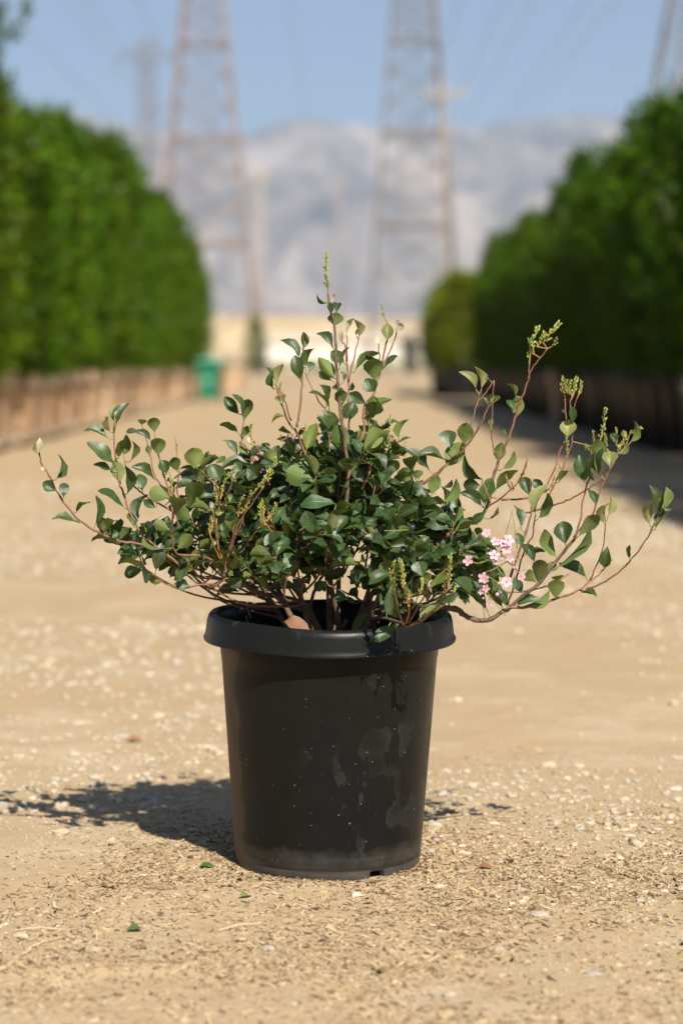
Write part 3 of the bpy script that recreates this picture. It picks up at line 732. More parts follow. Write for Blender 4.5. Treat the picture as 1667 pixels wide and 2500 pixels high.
# ================================================================== THE SHRUB
top_l = leaf_mat('shrub_leaf', (0.020, 0.052, 0.009), (0.105, 0.150, 0.030), 0.42, (0.15, 0.25, 0.015), 0.16, 0.36, 0.45, veins=True)
young_m = leaf_mat('young_shrub_leaf', (0.17, 0.20, 0.06), (0.24, 0.25, 0.09), 0.45, (0.35, 0.38, 0.08), 0.3, 0.2, 0.4, veins=True)
pale_m = leaf_mat('unfurling_leaf', (0.50, 0.45, 0.30), (0.55, 0.50, 0.36), 0.6, (0.5, 0.45, 0.25), 0.25, 0.15, 0.3)
dead_m = leaf_mat('dead_leaf', (0.24, 0.13, 0.065), (0.34, 0.20, 0.115), 0.6, (0.4, 0.2, 0.08), 0.15, 0.15, 0.3)
yel_m = leaf_mat('yellow_leaf', (0.45, 0.40, 0.05), (0.45, 0.42, 0.08), 0.5, (0.5, 0.45, 0.05), 0.2, 0.1, 0.3)
fresh_m = leaf_mat('fallen_green_leaf', (0.04, 0.10, 0.018), (0.12, 0.19, 0.06), 0.45, (0.2, 0.4, 0.03), 0.2, 0.1, 0.4, veins=True)
twig_m = simple('red_twig', (0.18, 0.085, 0.052), 0.6, 0.3, 70, 0.4, bumpd=.0006)
wood_m = simple('shrub_bark', (0.13, 0.088, 0.06), 0.85, 0.45, 60, 0.3, bumpd=.002)
stalk_m = simple('leaf_stalk', (0.20, 0.20, 0.06), 0.6, 0.3, 40)
bud_m = simple('green_bud', (0.21, 0.25, 0.045), 0.5, 0.25, 300, 0.4, island=True, obj_rand=.35)
rust_m = simple('rusty_stalk', (0.33, 0.18, 0.06), 0.6, 0.25, 90)
brown_m = simple('brown_bud', (0.22, 0.13, 0.045), 0.6, 0.3, 200, .3, island=True, obj_rand=.35)

ZN = {'1': (60, 960, 500 / 1568), '2': (480, 940, 400 / 1568), '3': (450, 1160, 400 / 1568), '4': (780, 940, 400 / 1568), '5': (780, 1180, 400 / 1568),
      '6': (1080, 780, 400 / 1568), '7': (1060, 1120, 400 / 1568), '8': (1300, 1000, 367 / 1568), 'B': (600, 600, 550 / 1568)}
def zp(z, x, y): a, b, s = ZN[z]; return (a + x * s, b + y * s)
MPP = 4.31 / FPX                                            # metres per photo pixel at the pot
BASE = Vector((PX + .005, 0.0, .370))
shrub = empty('hawthorn_shrub', BASE); tag(shrub, 'spreading evergreen shrub with small pink flowers growing in the black pot', 'shrub')
INV = Matrix.Translation(-BASE)
def part(name, me, M=None):
    o = obj(name, me, shrub); o.matrix_local = INV @ (M if M is not None else Matrix.Identity(4)); return o
BR = []                 # every branch: list of (px, py, world point) samples
def smooth_pts(P, n):
    P = [Vector(p) for p in P]; out = []
    Q = [P[0] * 2 - P[1]] + P + [P[-1] * 2 - P[-2]]
    for i in range(1, len(Q) - 2):
        for k in range(n):
            u = k / n; a, b, c, d = Q[i - 1], Q[i], Q[i + 1], Q[i + 2]
            out.append(0.5 * ((2 * b) + (c - a) * u + (2 * a - 5 * b + 4 * c - d) * u * u + (3 * b - a - 3 * c + d) * u ** 3))
    out.append(P[-1]); return out
def project(p):
    v = p - CAM; f = v.dot(_F); return (833.5 + v.x / f * FPX, 1250 - v.dot(_U) / f * FPX)
def register(pts):
    for p in pts: q = project(p); BR.append((q[0], q[1], p))
rngb = random.Random(99)
def branch(pix, y0, y1, r0, r1, mat=None, bow=0.0):
    """pix: zone,x,y triples from the base outwards; depth runs from y0 to y1"""
    n = len(pix); P = []
    ln = [0]
    q = [zp(*k) for k in pix]
    for a, b in zip(q, q[1:]): ln.append(ln[-1] + math.hypot(b[0] - a[0], b[1] - a[1]))
    for (x, y), l in zip(q, ln):
        u = l / ln[-1]; P.append(at_y(x, y, y0 + (y1 - y0) * u + bow * math.sin(math.pi * u)))
    S = smooth_pts(P, 4); m = MB()
    S = [S[0]] + [q_ + Vector((rngb.uniform(-1, 1), rngb.uniform(-1, 1), rngb.uniform(-1, 1))) * .0011 for q_ in S[1:-1]] + [S[-1]]
    rad = [(r0 + (r1 - r0) * (i / (len(S) - 1)) ** .8) * (1 + .10 * noise.noise((i * .9, y0 * 50, r0 * 900)) + (.16 if i % 5 == 0 else 0)) for i in range(len(S))]
    m.tube(S, rad, 8); part('branch', m.mesh('branch', mat or twig_m, True)); register(S); return S
def T(s):
    """'1 115 455 135 540 3 10 20' style shorthand -> triples"""
    out = []; z = None; buf = []
    for w_ in s.split():
        if w_[0] == 'z': z = w_[1]; continue
        buf.append(float(w_))
        if len(buf) == 2: out.append((z, buf[0], buf[1])); buf = []
    return out
# main limbs
branch(T('z3 1290 1500 1190 1290 1100 1215 900 1165 720 1130 600 1060 480 940 400 870'), 0, -.10, .0072, .0032, wood_m)
branch(T('z3 590 1055 440 1010 300 985 133 965 z1 1230 1350 1090 1240 960 1180 840 1148 720 1130 600 1080 470 1010 390 940 310 840 250 750 190 630 135 540 115 455'), -.07, -.12, .0032, .0013)
branch(T('z3 600 1060 380 1075 z1 1440 1460 1330 1470 1200 1495 1130 1480 1060 1440 975 1385'), -.06, -.16, .0024, .0012)
branch(T('z1 1090 1240 910 1090 860 1000 800 890 750 740 725 680 700 500 690 380 685 270 690 190'), -.10, -.02, .0024, .0013)
branch(T('z3 400 870 z1 1350 1250 1170 1230 1130 1100 1135 950 1150 860'), -.10, -.20, .0024, .0012)
branch(T('z3 480 940 z1 1480 1200 1350 1060 1280 1000 940 790 850 720 790 600 770 520'), -.08, .10, .0026, .0012)
branch(T('z1 1140 960 1120 800 1090 690 1050 590 1030 490 1000 340'), -.16, -.13, .0020, .0012)
branch(T('z1 1300 1010 1210 850 1170 760 1180 620 1168 480'), -.04, -.06, .0018, .0010)
branch(T('z1 1130 840 1010 650 970 500 940 380 920 290'), 0, .08, .0017, .0011)
branch(T('z3 900 900 z2 760 1180 640 960 600 850 570 740 530 680 480 600 450 560'), .03, .06, .0028, .0012)
branch(T('z2 560 730 430 690 430 540 450 350 438 250 432 120'), .05, .09, .0018, .0010)
branch(T('z2 700 960 660 840 610 700 570 580'), .0, -.02, .0020, .0012)
branch(T('z4 230 1440 z2 1330 1180 1215 995 1120 850 1050 690 1000 560 950 440 890 370 820 200 770 40 zB 205 960'), -.05, -.08, .0034, .0013)
branch(T('z2 960 400 985 250 1010 0 zB 395 870 395 790 400 700'), -.08, -.05, .0021, .0013)
branch(T('z2 905 340 850 170 815 60'), -.08, -.10, .0013, .0010)
branch(T('zB 590 1190 510 1080 440 950 415 880'), .06, .09, .0013, .0010)
branch(T('z5 200 1400 80 780 200 560 240 480 z4 245 1280 265 1000 275 870 260 700 235 460 zB 660 1170 640 960 625 750 620 560 590 450 570 330'), -.02, -.10, .0048, .0018, wood_m, -.05)
branch(T('z4 265 900 320 690 380 560 430 410 425 220 500 120 zB 890 1030 905 960 940 860 975 680 990 630'), -.11, -.05, .0030, .0015)
branch(T('zB 945 860 1000 740 1045 620'), -.06, -.04, .0016, .0011)
branch(T('zB 940 850 930 780 925 680'), -.06, -.08, .0012, .0009)
branch(T('z4 400 1000 480 810 430 660 410 560'), -.06, -.04, .0024, .0014)
branch(T('zB 720 1300 715 1100 710 880 690 700 665 660'), .05, .09, .0018, .0012)
branch(T('zB 715 950 750 800 785 640'), .07, .08, .0014, .0010)
branch(T('zB 705 800 705 630'), .08, .09, .0012, .0010)
branch(T('z5 330 1380 500 900 z4 500 1350 600 1040 840 1010 960 950 1080 880 1190 790 1290 690 1390 590 1480 480 1560 330 z6 380 960 440 840 470 760'), 0, .02, .0042, .0014, None, .04)
branch(T('z6 200 1220 270 1000 310 870 350 740 375 650'), .01, .03, .0015, .0011)
branch(T('z6 350 775 420 690 475 600'), .02, .03, .0010, .0008)
branch(T('z5 420 1250 620 800 880 610 1080 570 1280 470 z7 420 560 500 470 560 200 z6 520 1400 560 1290 620 1170 680 980 720 850 760 740 820 560 830 400'), .02, .06, .0045, .0014, None, .03)
branch(T('z6 810 580 860 460 910 390 1000 280'), .06, .05, .0013, .0010)
branch(T('z6 500 1290 490 1240 470 1130 470 950 480 800 490 580'), .05, .04, .0014, .0012)
branch(T('z7 700 1400 760 1220 850 900 930 750 960 590 965 540'), -.02, -.09, .0019, .0010)
branch(T('z7 720 1150 850 780 920 540 925 380 920 200'), .02, .03, .0023, .0013)
branch(T('z7 490 475 620 390 780 250 850 140 885 20'), .04, -.04, .0017, .0008)
branch(T('z5 330 1430 500 1180 800 1190 1150 1190 1330 1210 z7 260 1480 350 1530 480 1550 600 1500 720 1420 850 1310 980 1210 1080 1090 1200 930 1330 780 1365 690'), 0, -.10, .0062, .0026, wood_m)
branch(T('z7 1330 780 1390 600 1430 350 1500 130'), -.10, -.08, .0020, .0013)
branch(T('z8 430 1330 500 1240 620 1100 700 850 770 690 790 630'), -.10, -.11, .0019, .0013)
branch(T('z8 790 640 850 540 900 470 960 370 1000 290'), -.02, 0, .0013, .0009)
branch(T('z7 720 1425 900 1415 1150 1350 1370 1260 1480 1180 z8 720 1690 830 1560'), -.07, .0, .0030, .0010)
branch(T('z8 590 1790 690 1560 740 1380 760 1170'), -.01, -.04, .0015, .0010)
branch(T('z8 470 1880 520 1890 650 1840 850 1730 1000 1590 1120 1440 1210 1310 1270 1180 1320 1080'), -.02, -.08, .0018, .0012)
branch(T('z7 640 395 890 378 1010 335 1080 250 1160 60 z6 1130 1240 1180 1130 1190 1000 1180 900 1165 760'), .06, .09, .0019, .0011)
branch(T('z7 1080 380 z6 1080 1560 1160 1390 1230 1200 1240 1090 1215 860 1235 720'), .07, .08, .0015, .0010)
branch(T('z6 1245 880 1270 800 1300 700'), .08, .08, .0010, .0008)
branch(T('z7 800 540 950 500 1180 430 1330 370 1480 280 z8 700 740 790 640'), .06, -.02, .0018, .0011)
branch(T('z7 640 1275 800 1275 950 1250 1150 1190 1290 1100'), .10, .14, .0018, .0010)
# front cluster over the rim
branch(T('z5 430 1300 600 1290 760 1330 800 1345'), -.05, -.235, .0030, .0022, wood_m)
branch(T('z5 795 1340 745 1180 712 1000 715 900'), -.235, -.34, .0016, .0010, rust_m)
branch(T('z5 825 1335 860 1200 840 1100 800 950'), -.235, -.36, .0018, .0010, rust_m)
branch(T('z5 850 1335 930 1200 1000 1070 1040 930'), -.235, -.33, .0017, .0010)
branch(T('z5 800 1350 860 1368 1000 1300 1130 1170 1210 1030 1230 930'), -.235, -.38, .0020, .0010)
branch(T('z5 880 1200 930 1120 970 1010'), -.26, -.36, .0011, .0009, rust_m)
branch(T('z5 860 1360 1080 1240 1200 1150 1280 1060'), -.25, -.33, .0012, .0007, stalk_m)
# reddish tuft of flowering shoots
for s in ('z3 400 860 380 990 400 840 470 600 530 450 640 280 760 110', 'z3 410 850 480 620 560 420 600 250 700 130', 'z3 395 850 450 640 510 400 540 260 570 220', 'z3 380 860 330 700 310 420', 'z3 375 850 300 720 245 560', 'z3 380 840 320 640 285 400 270 300', 'z3 430 850 560 720 650 590 740 480 840 390', 'z3 1110 750 900 600 800 500 760 440', 'z3 890 580 820 470 720 380', 'z3 870 540 830 430', 'z3 330 330 345 200 300 80', 'z3 370 320 420 170 470 40'):
    P = T(s); branch(P[1:] if len(P) > 6 else P, -.12, -.17, .0018, .0010, rust_m if len(P) < 5 else twig_m)
branch(T('z3 1420 850 1320 830 1240 800 1110 750'), -.05, -.12, .0022, .0018)
branch(T('z3 1190 1290 1240 1120 1300 1000 1400 850 1530 700'), 0, -.06, .0034, .0020, wood_m)
branch(T('z3 1150 1230 1060 1090 930 950 890 880 905 660 900 520'), 0, .05, .0046, .0024, wood_m)
branch(T('z3 900 880 800 800 700 700'), .04, .08, .0020, .0012, wood_m)
branch(T('z3 890 940 720 930 590 910'), .02, .06, .0018, .0010, wood_m)
branch(T('z5 440 1290 490 1150 440 880 460 640 490 580'), .0, -.13, .0030, .0014)
branch(T('z5 450 1170 330 1080 220 1030 90 980'), -.02, -.12, .0022, .0012, wood_m)
# hidden frame of the plant: stems spreading all round through the dome
CORE = []
rngc = random.Random(17)
HUBS = []
for k, (hx, hy, hz_) in enumerate([(-.12, .05, .50), (.11, .04, .49), (.02, .13, .51), (-.05, -.08, .50), (.09, -.09, .49), (.0, .02, .56), (-.10, .13, .50), (.13, .14, .50)]):
    b = BASE + Vector((hx * .2, hy * .2, -.02)); e = Vector((PX + hx, hy, hz_)); md = b.lerp(e, .5) + Vector((hx * .12, hy * .12, .012))
    S = smooth_pts([b, md, e], 6); m = MB(); m.tube(S, [.0068 - .0030 * i / (len(S) - 1) for i in range(len(S))], 8)
    part('branch', m.mesh('branch', wood_m, True)); register(S); HUBS.append(S)
for k in range(66):
    a = k * 2.39996 + rngc.uniform(-.2, .2); u = math.sqrt((k + .5) / 66)
    ex, ey = -.035 + .365 * u * math.cos(a) * rngc.uniform(.85, 1.06), .05 + .25 * u * math.sin(a) * rngc.uniform(.85, 1.05)
    ez = .735 - .175 * u ** 1.6 + rngc.uniform(-.055, .035)
    if ex < -.24: ez += rngc.uniform(0, .05)
    if abs(ex) < .10: ez += rngc.uniform(0, .09)
    tip = Vector((PX + .005 + ex, ey, ez)); H_ = min(HUBS, key=lambda s_: (s_[-1] - tip).length); b = H_[rngc.randint(6, len(H_) - 1)].copy()
    sp_ = Vector((tip.x - b.x, tip.y - b.y, 0)); m1 = b.lerp(tip, .35) + sp_ * .14 + Vector((0, 0, -.028 * u)); m2 = b.lerp(tip, .72) + sp_ * .08 + Vector((rngc.uniform(-.02, .02), rngc.uniform(-.02, .02), -.02 * u))
    S = smooth_pts([b, m1, m2, tip], 6); m = MB(); r0 = rngc.uniform(.0022, .0032)
    m.tube(S, [r0 + (.0011 - r0) * (i / (len(S) - 1)) ** .7 for i in range(len(S))], 6)
    part('branch', m.mesh('branch', wood_m if k % 3 else twig_m, True)); CORE.append(S); register(S)
    for q in range(2):                                       # side shoots
        s0 = S[rngc.randint(8, 14)]; dr = Vector((rngc.uniform(-1, 1), rngc.uniform(-1, 1), rngc.uniform(.2, 1.0))).normalized() * rngc.uniform(.05, .10)
        e = s0 + dr
        if e.z > .80: continue
        S2 = smooth_pts([s0, s0 + dr * .5 + Vector((0, 0, -.006)), e], 4); m = MB(); m.tube(S2, [.0016 - .0007 * i / (len(S2) - 1) for i in range(len(S2))], 6)
        part('twig', m.mesh('twig', twig_m, True)); CORE.append(S2); register(S2)
BRA = np.array([(a, b, p.x, p.y, p.z) for a, b, p in BR])

# ------------------------------------------------------------------ leaves
def leaf_mesh(seed, mat, wide=1.0, curl=None):
    rg = random.Random(seed)
    ts = [0, .07, .20, .38, .58, .77, .92, 1.0]
    ws = rg.choice([[.022, .028, .19, .38, .50, .465, .27, .03], [.022, .03, .21, .42, .50, .40, .19, .015], [.022, .026, .15, .33, .48, .50, .33, .08]])
    cu = rg.choice([rg.uniform(.0, .2), rg.uniform(.2, .55)]) if curl is None else curl; fold = rg.choice([rg.uniform(.05, .4), rg.uniform(.4, 1.1)]); side = rg.uniform(-.14, .14); wav = rg.uniform(0, .05); tipd = rg.uniform(0, .3)
    V, UV = [], []
    for i, (t_, w_) in enumerate(zip(ts, ws)):
        w_ *= rg.uniform(.95, 1.05)
        for j, u in enumerate((-1, -.5, 0, .5, 1)):
            x = u * w_ + side * t_ * t_ * .7
            z = fold * abs(u) ** 1.4 * w_ * .55 - cu * (t_ ** 2.1) - tipd * max(0, t_ - .75) * 2.2 + wav * math.sin(i * 2.1 + seed + (2 if u > 0 else 0)) * abs(u)
            V.append((x, t_ - cu * .18 * t_ ** 3, z)); UV.append((.5 + .5 * u * w_ / .5, t_))
    Fs = [(i * 5 + j, i * 5 + j + 1, (i + 1) * 5 + j + 1, (i + 1) * 5 + j) for i in range(7) for j in range(4)]
    me = bpy.data.meshes.new('leaf'); me.from_pydata(V, [], Fs); me.materials.append(mat)
    ul = me.uv_layers.new(name='UVMap')
    li = [0] * len(me.loops); me.loops.foreach_get('vertex_index', li)
    ul.data.foreach_set('uv', [c for i in li for c in UV[i]])
    me.polygons.foreach_set('use_smooth', [True] * len(Fs)); me.update(); me['uvs'] = 0
    return me, np.array(V), Fs, UV
LV = [leaf_mesh(200 + i, top_l) for i in range(20)]
KIND = {'n': LV, 'y': [leaf_mesh(300 + i, young_m) for i in range(4)], 'p': [leaf_mesh(320 + i, pale_m) for i in range(3)], 'd': [leaf_mesh(340, dead_m)], 'l': [leaf_mesh(360, yel_m)]}
NAME = {'n': 'leaf', 'y': 'young_leaf', 'p': 'unfurling_leaf', 'd': 'dead_leaf', 'l': 'yellow_leaf'}
stalks = MB()
def frame(B, yd, nrm, L, W):
    yd = yd.normalized(); nrm = (nrm - yd * nrm.dot(yd)).normalized(); xd = yd.cross(nrm)
    M = Matrix.Identity(4)
    for r_ in range(3):
        M[r_][0] = xd[r_] * W; M[r_][1] = yd[r_] * L; M[r_][2] = nrm[r_] * L; M[r_][3] = B[r_]
    return M
rl = random.Random(4)
def traced_leaf(z, bx, by, tx, ty, wpx, kind='n', face=None):
    b = zp(z, bx, by); tp = zp(z, tx, ty); s = ZN[z][2]
    d2 = np.hypot(BRA[:, 0] - b[0], BRA[:, 1] - b[1])
    i = int(np.argmin(d2)); rad = max(d2[i] + 3, 16)
    near = np.where(d2 < rad)[0]; i = int(near[np.argmin(BRA[near, 3] + d2[near] * .004)])
    y0 = BRA[i, 3] + rl.uniform(-.012, .004); P0 = Vector(BRA[i, 2:5])
    B = at_y(b[0], b[1], y0)
    tilt = rl.uniform(-.55, .45); Lp = math.hypot(tp[0] - b[0], tp[1] - b[1]) * MPP
    Tt = at_y(tp[0], tp[1], y0 + Lp * math.tan(tilt)); yd = Tt - B; L = yd.length * 1.13; ydn = yd.normalized()
    cdir = (CAM - B).normalized(); c_ = (cdir - ydn * cdir.dot(ydn)).normalized(); sd = ydn.cross(c_)
    wp = wpx * s * MPP * 1.14; W = max(wp, .50 * L); W = min(W, .95 * L) if wp < .95 * L else wp
    cs = min(1.0, wp / W); ph_ = math.acos(cs) * (1 if rl.random() < .5 else -1)
    n = c_ * math.cos(ph_) + sd * math.sin(ph_)
    if face is None:                                          # does the upper side look at us?
        up = n.z + .0
        face = 1 if (rl.random() < (.62 if ty > by + 10 or abs(tx - bx) > abs(ty - by) * 1.2 else .36)) else -1
    n = n * face
    me = rl.choice(KIND[kind])[0]
    o = part(NAME[kind], me, frame(B, yd, n, L, W)); 
    gap = (B - P0).length
    if gap > .002:
        mid = (B + P0) / 2 + Vector((0, 0, -.12 * gap)); stalks.tube([P0, mid, B + ydn * L * .02], [.0010, .0009, .0008], 5, 0, False)
def TL(z, s):
    for item in s.split(','):
        w_ = item.split(); k = 'n'; f = None
        while w_ and not w_[-1].lstrip('-').replace('.', '').isdigit():
            q = w_.pop()
            if q in ('u', 'd'): f = -1 if q == 'u' else 1
            elif q == 'x': k = 'd'
            else: k = q
        traced_leaf(z, *[float(v) for v in w_], kind=k, face=f)
TL('1', '115 450 118 365 50 p,105 465 70 400 28 y,150 600 138 565 25 p,240 665 330 510 45 d,250 750 160 695 75 d,300 800 310 690 70 d,430 995 245 945 40 d,395 915 455 795 55 u,535 1020 620 835 55 d,610 1060 580 970 70 u,625 1065 680 940 70 u,650 1095 715 1070 60 d,775 885 600 745 50 d,650 350 495 262 45 d,705 250 735 80 65 d,685 545 575 380 90 d,680 600 565 522 45 d,720 500 745 350 65 u,760 480 790 350 70 u,815 520 850 380 45 u,740 690 700 535 95 u,790 770 810 590 70 d,905 750 880 620 95 d,995 660 885 550 60 d,880 290 790 290 40 d,970 365 880 280 45 d,1000 305 985 195 85 u,1025 480 1025 345 105 u,1320 580 1280 435 130 u,1155 935 1180 770 115 u,1255 900 1320 680 130 u,1110 800 970 760 110 u,1280 1000 1180 890 90 u,1005 880 920 820 60 d,960 1100 960 925 45 d,870 980 870 770 70 d,1005 1360 1040 1205 90 d,830 1170 760 1285 85 d,940 1355 810 1230 45 u,975 1380 890 1400 110 d,1060 1450 950 1400 60 u,1010 1140 840 1150 85 d,1090 1190 900 1190 50 d,1170 1200 1270 1090 90 u,1170 1430 1200 1300 50 d,1260 1470 1170 1460 80 d,1120 1050 1010 1000 70 u,840 1030 830 900 85 d,1000 1130 1050 1020 80 d,1370 660 1330 560 100 u,1500 680 1450 550 110 d,1370 500 1415 455 30,1460 540 1530 495 35 u,1170 600 1140 490 80 u,1090 620 1060 525 80 d,1430 900 1310 845 45 u,900 250 905 195 60 y,960 470 945 410 45 u,700 210 705 135 28 p,690 220 665 100 40 y,660 300 635 195 25 y,1310 1360 1240 1325 45 l')
TL('2', '410 285 280 140 100 d,455 345 490 150 105 u,405 465 285 330 65 u,390 685 295 520 70 d,450 500 490 390 70 u,445 290 440 110 30 d,495 670 395 595 45 u,600 640 690 570 80 d,740 790 690 640 120 u,535 775 270 740 35 d,825 190 790 85 95 y,850 300 720 295 25 y,1050 630 1110 405 120 u,1000 720 810 550 70 d,1155 935 885 850 180 u,1450 690 1340 420 150 u,1455 860 1455 700 190 u,1330 400 1180 380 90 d,1230 360 1160 310 45 d,1390 215 1380 55 100 u,780 960 780 840 100 u,755 1070 620 1000 130 u,860 1180 900 1000 110 u,870 1480 860 1290 85 u,1340 1135 1075 1080 110 d,350 1420 320 1260 110 y,260 1220 190 1215 60 y,380 1230 310 1135 50 u,140 1205 5 1130 50 u,520 1030 330 970 80 d,155 1050 100 950 80 d,320 1130 310 1030 40 y,1250 990 1210 860 60 u,1290 930 1265 760 60 u,1300 690 1140 590 80 d,1330 760 1250 700 60 d,590 880 500 820 150 d,430 830 370 750 90 d,60 700 120 645 30 u,190 750 270 690 45 u,170 870 130 770 90 d,230 940 200 770 90 d,440 540 432 470 30 p,515 560 505 480 35 p,150 1210 145 1130 35 p,660 780 650 730 25 p,1270 230 1190 20 45 u')
TL('3', '400 880 575 760 75 u,540 920 560 820 80 d,650 975 815 690 50 u,385 1040 560 1000 85 d,530 1110 295 1120 80 d,790 1110 740 955 90 u,1080 1090 870 1020 80 d,1180 1130 1060 1010 90 d,1200 1050 1150 960 100 d,1360 1010 1240 1090 90 d,1120 750 1240 790 100 u,1260 870 1090 890 60 d,960 900 1030 760 130 d,750 790 690 640 110 d,870 600 660 650 60 u,1370 810 1330 660 90 u,1400 850 1560 660 60 u,1440 800 1568 720 80 d,1250 730 1290 590 110 d,1150 600 1210 475 50 u,1530 570 1270 480 50 d,1530 590 1430 640 40 u,1470 420 1430 310 70 u,1330 960 1420 880 70 d,1360 1000 1520 910 90 d,250 840 160 710 100 d,390 640 360 480 110 d,240 330 110 270 45 u,1568 1180 1440 1150 90 d,430 980 440 890 60 u')
TL('4', '450 185 300 95 90 d,465 345 500 140 110 u,500 320 600 130 60 u,415 640 615 460 90 u,480 620 580 470 60 u,560 430 680 375 45 d,490 790 570 620 55 d,290 340 310 190 110 d,1250 605 1220 445 150 d,1380 575 1400 370 140 u,1205 790 1330 580 170 u,1205 720 985 640 55 d,1040 810 950 610 85 d,890 840 850 650 130 u,860 970 810 810 150 u,950 900 930 820 100 u,650 880 740 730 90 u,600 960 620 800 100 d,560 1050 500 820 130 d,1070 1060 1110 870 110 u,1180 1130 1340 965 90 u,1180 980 1280 930 50 u,1360 1280 1290 1070 100 d,1560 910 1370 760 90 d,1540 960 1390 960 120 d,1560 1170 1395 1030 90 d,1010 1360 1210 1230 95 u,1180 1470 975 1430 100 d,930 1340 950 1150 60 d,590 1250 715 1240 110 d,820 1160 815 1085 55 u,790 1270 900 1260 55 d,740 1310 850 1360 60 d,870 1510 710 1530 100 d,1250 1380 1090 1300 80 d,1040 1080 900 970 80 d,780 1060 590 1080 60 d,500 1520 460 1370 50 y,490 1540 540 1410 75 y,330 1100 350 930 60 u')
TL('5', '480 1240 340 1400 140 u,440 900 555 870 100 d,550 1030 570 895 90 x,780 1310 650 1060 110 d,640 1240 590 1080 80 d,990 900 950 760 130 d,1020 970 1010 845 90 u,1055 1000 1170 850 70 u,950 1300 1080 1170 80 y,490 1080 650 980 70 d,410 780 140 770 100 u,1150 850 1230 720 110 u,1160 1140 1310 1080 70 d,1080 1080 1150 990 80 d,630 1390 740 1350 40 u,745 1360 550 1480 110 d,1430 1090 1290 810 50 d,1570 1190 1350 930 90 d,380 1000 300 890 60 d,370 1090 310 1010 80 d,360 1150 260 1100 50 d,70 960 0 1000 100 d,230 900 130 860 90 d,1330 900 1290 1010 60 u')
TL('6', '320 675 260 500 60 y,370 655 375 475 70 y,465 810 465 715 65 u,500 790 540 730 40 y,440 850 410 740 40 d,455 1060 470 960 50 y,705 940 715 755 125 u,700 740 660 600 50 u,680 880 640 760 60 d,620 1120 590 1050 45 d,530 1370 550 1195 110 u,560 1440 690 1300 60 u,1195 1135 1200 985 140 y,1245 1000 1245 860 65 d,1480 1380 1485 1180 120 u,1510 1500 1430 1310 45 d,1360 1560 1320 1340 140 d,1110 1560 1180 1440 60 u,1420 1260 1360 1210 35 y,450 580 420 540 30 d,1160 890 1145 860 30 u')
TL('7', '580 310 740 85 100 u,470 460 520 190 130 d,905 355 860 185 110 d,965 540 965 270 85 y,980 585 1165 400 100 u,1040 305 960 210 90 d,1255 825 1210 620 160 d,1370 750 1530 560 120 u,1170 950 1000 740 120 u,1150 1060 1515 790 60 u,990 1200 1010 980 130 u,980 1190 840 1070 110 u,850 930 1000 820 60 d,1160 1345 1160 1170 140 u,1180 1170 1170 1105 110 u,1460 1150 1320 975 75 d,1400 1285 1570 1265 70 d,850 1410 1090 1340 70 u,780 1420 950 1300 70 d,830 680 790 460 70 d,840 850 800 720 80 d,960 1000 890 820 90 d,1100 1100 1140 990 90 d,650 1430 540 1190 140 u,690 1420 640 1260 80 d,840 1290 770 1150 90 d,520 580 640 500 40 d,400 740 430 650 70 u,500 500 380 590 80 d,510 1460 260 1160 90 d')
TL('8', '660 1000 620 840 75 d,750 1200 690 1020 85 y,780 1130 815 940 75 y,750 1110 740 980 40 y,1215 1210 1190 1000 100 y,1310 1080 1270 815 110 d,1345 1050 1390 835 85 y,1300 1000 1285 870 35 y,1270 1255 1405 1030 75 d,800 600 800 435 160 y,710 690 620 490 45 d,870 460 1010 400 60 y,860 360 840 230 80 d,960 300 940 230 60 y,990 370 1120 200 60 u,740 1660 770 1490 110 d,1010 1560 985 1430 40 d,610 440 545 380 45 y,640 740 600 620 50 u')
TL('B', '380 790 310 640 55 d,405 720 410 620 50 u,415 850 435 705 60 u,380 940 350 805 80 d,440 890 460 800 55 d,620 560 625 475 100 u,570 400 490 370 20 d,610 720 530 595 55 d,600 470 585 400 40 d,630 470 640 380 50 d,605 400 610 335 25 p,625 930 520 805 85 u,600 940 520 885 40 d,690 820 600 740 80 d,650 860 680 710 25 u,755 880 850 720 50 u,680 950 680 880 25 d,740 1010 740 960 30 d,900 950 880 790 120 u,890 1020 850 940 100 d,835 1105 730 1030 70 d,850 1210 900 1080 85 u,880 1200 950 1070 50 u,985 660 990 550 75 y,950 860 1035 770 35 d,915 790 840 755 30 d,1050 610 1080 545 50 p,1045 600 1060 530 35 p,925 690 920 630 35 p,655 1110 660 1010 75 u,690 1200 740 1110 90 d,570 1090 530 980 40 d,650 1010 615 960 50 d,195 1000 165 900 40 d,220 970 215 845 50 y,205 950 185 850 40 y,700 625 715 510 35 p,785 640 790 515 50 y,670 680 655 600 35 p,770 630 775 560 25 p')
n_traced = sum(1 for o in shrub.children if o.name.split('.')[0] == 'leaf')
# leaves on the hidden frame
cand = []
rk = random.Random(8)
for S in CORE:
    n = len(S); st = 5 if n > 10 else 1
    nl = rk.randint(17, 23) if n > 10 else rk.randint(6, 9)
    for q in range(nl):
        f = rk.uniform(.22, 1.0) if n > 10 else rk.uniform(.25, 1); f = f ** .7
        i = min(n - 2, int(f * (n - 1))); p0 = S[i].lerp(S[i + 1], rk.random()); d = (S[i + 1] - S[i]).normalized()
        a = rk.uniform(0, 6.28); o1 = d.orthogonal().normalized(); o2 = d.cross(o1)
        out = o1 * math.cos(a) + o2 * math.sin(a); yd = (d * rk.uniform(.2, .9) + out + Vector((0, 0, .25))).normalized()
        L = rk.uniform(.027, .046); nn = Vector((rk.uniform(-.9, .9), rk.uniform(-1.2, .7), rk.uniform(.1, 1.0))) + d * .3
        B = p0 + yd * .004
        if B.z < (.515 if -.33 < B.x < -.04 else .455): continue
        cand.append((B, yd, nn, L, L * rk.uniform(.52, .68)))
        stalks.tube([p0, B + yd * L * .03], [.0009, .0007], 4, 0, False)
cand.sort(key=lambda c_: c_[0].y)
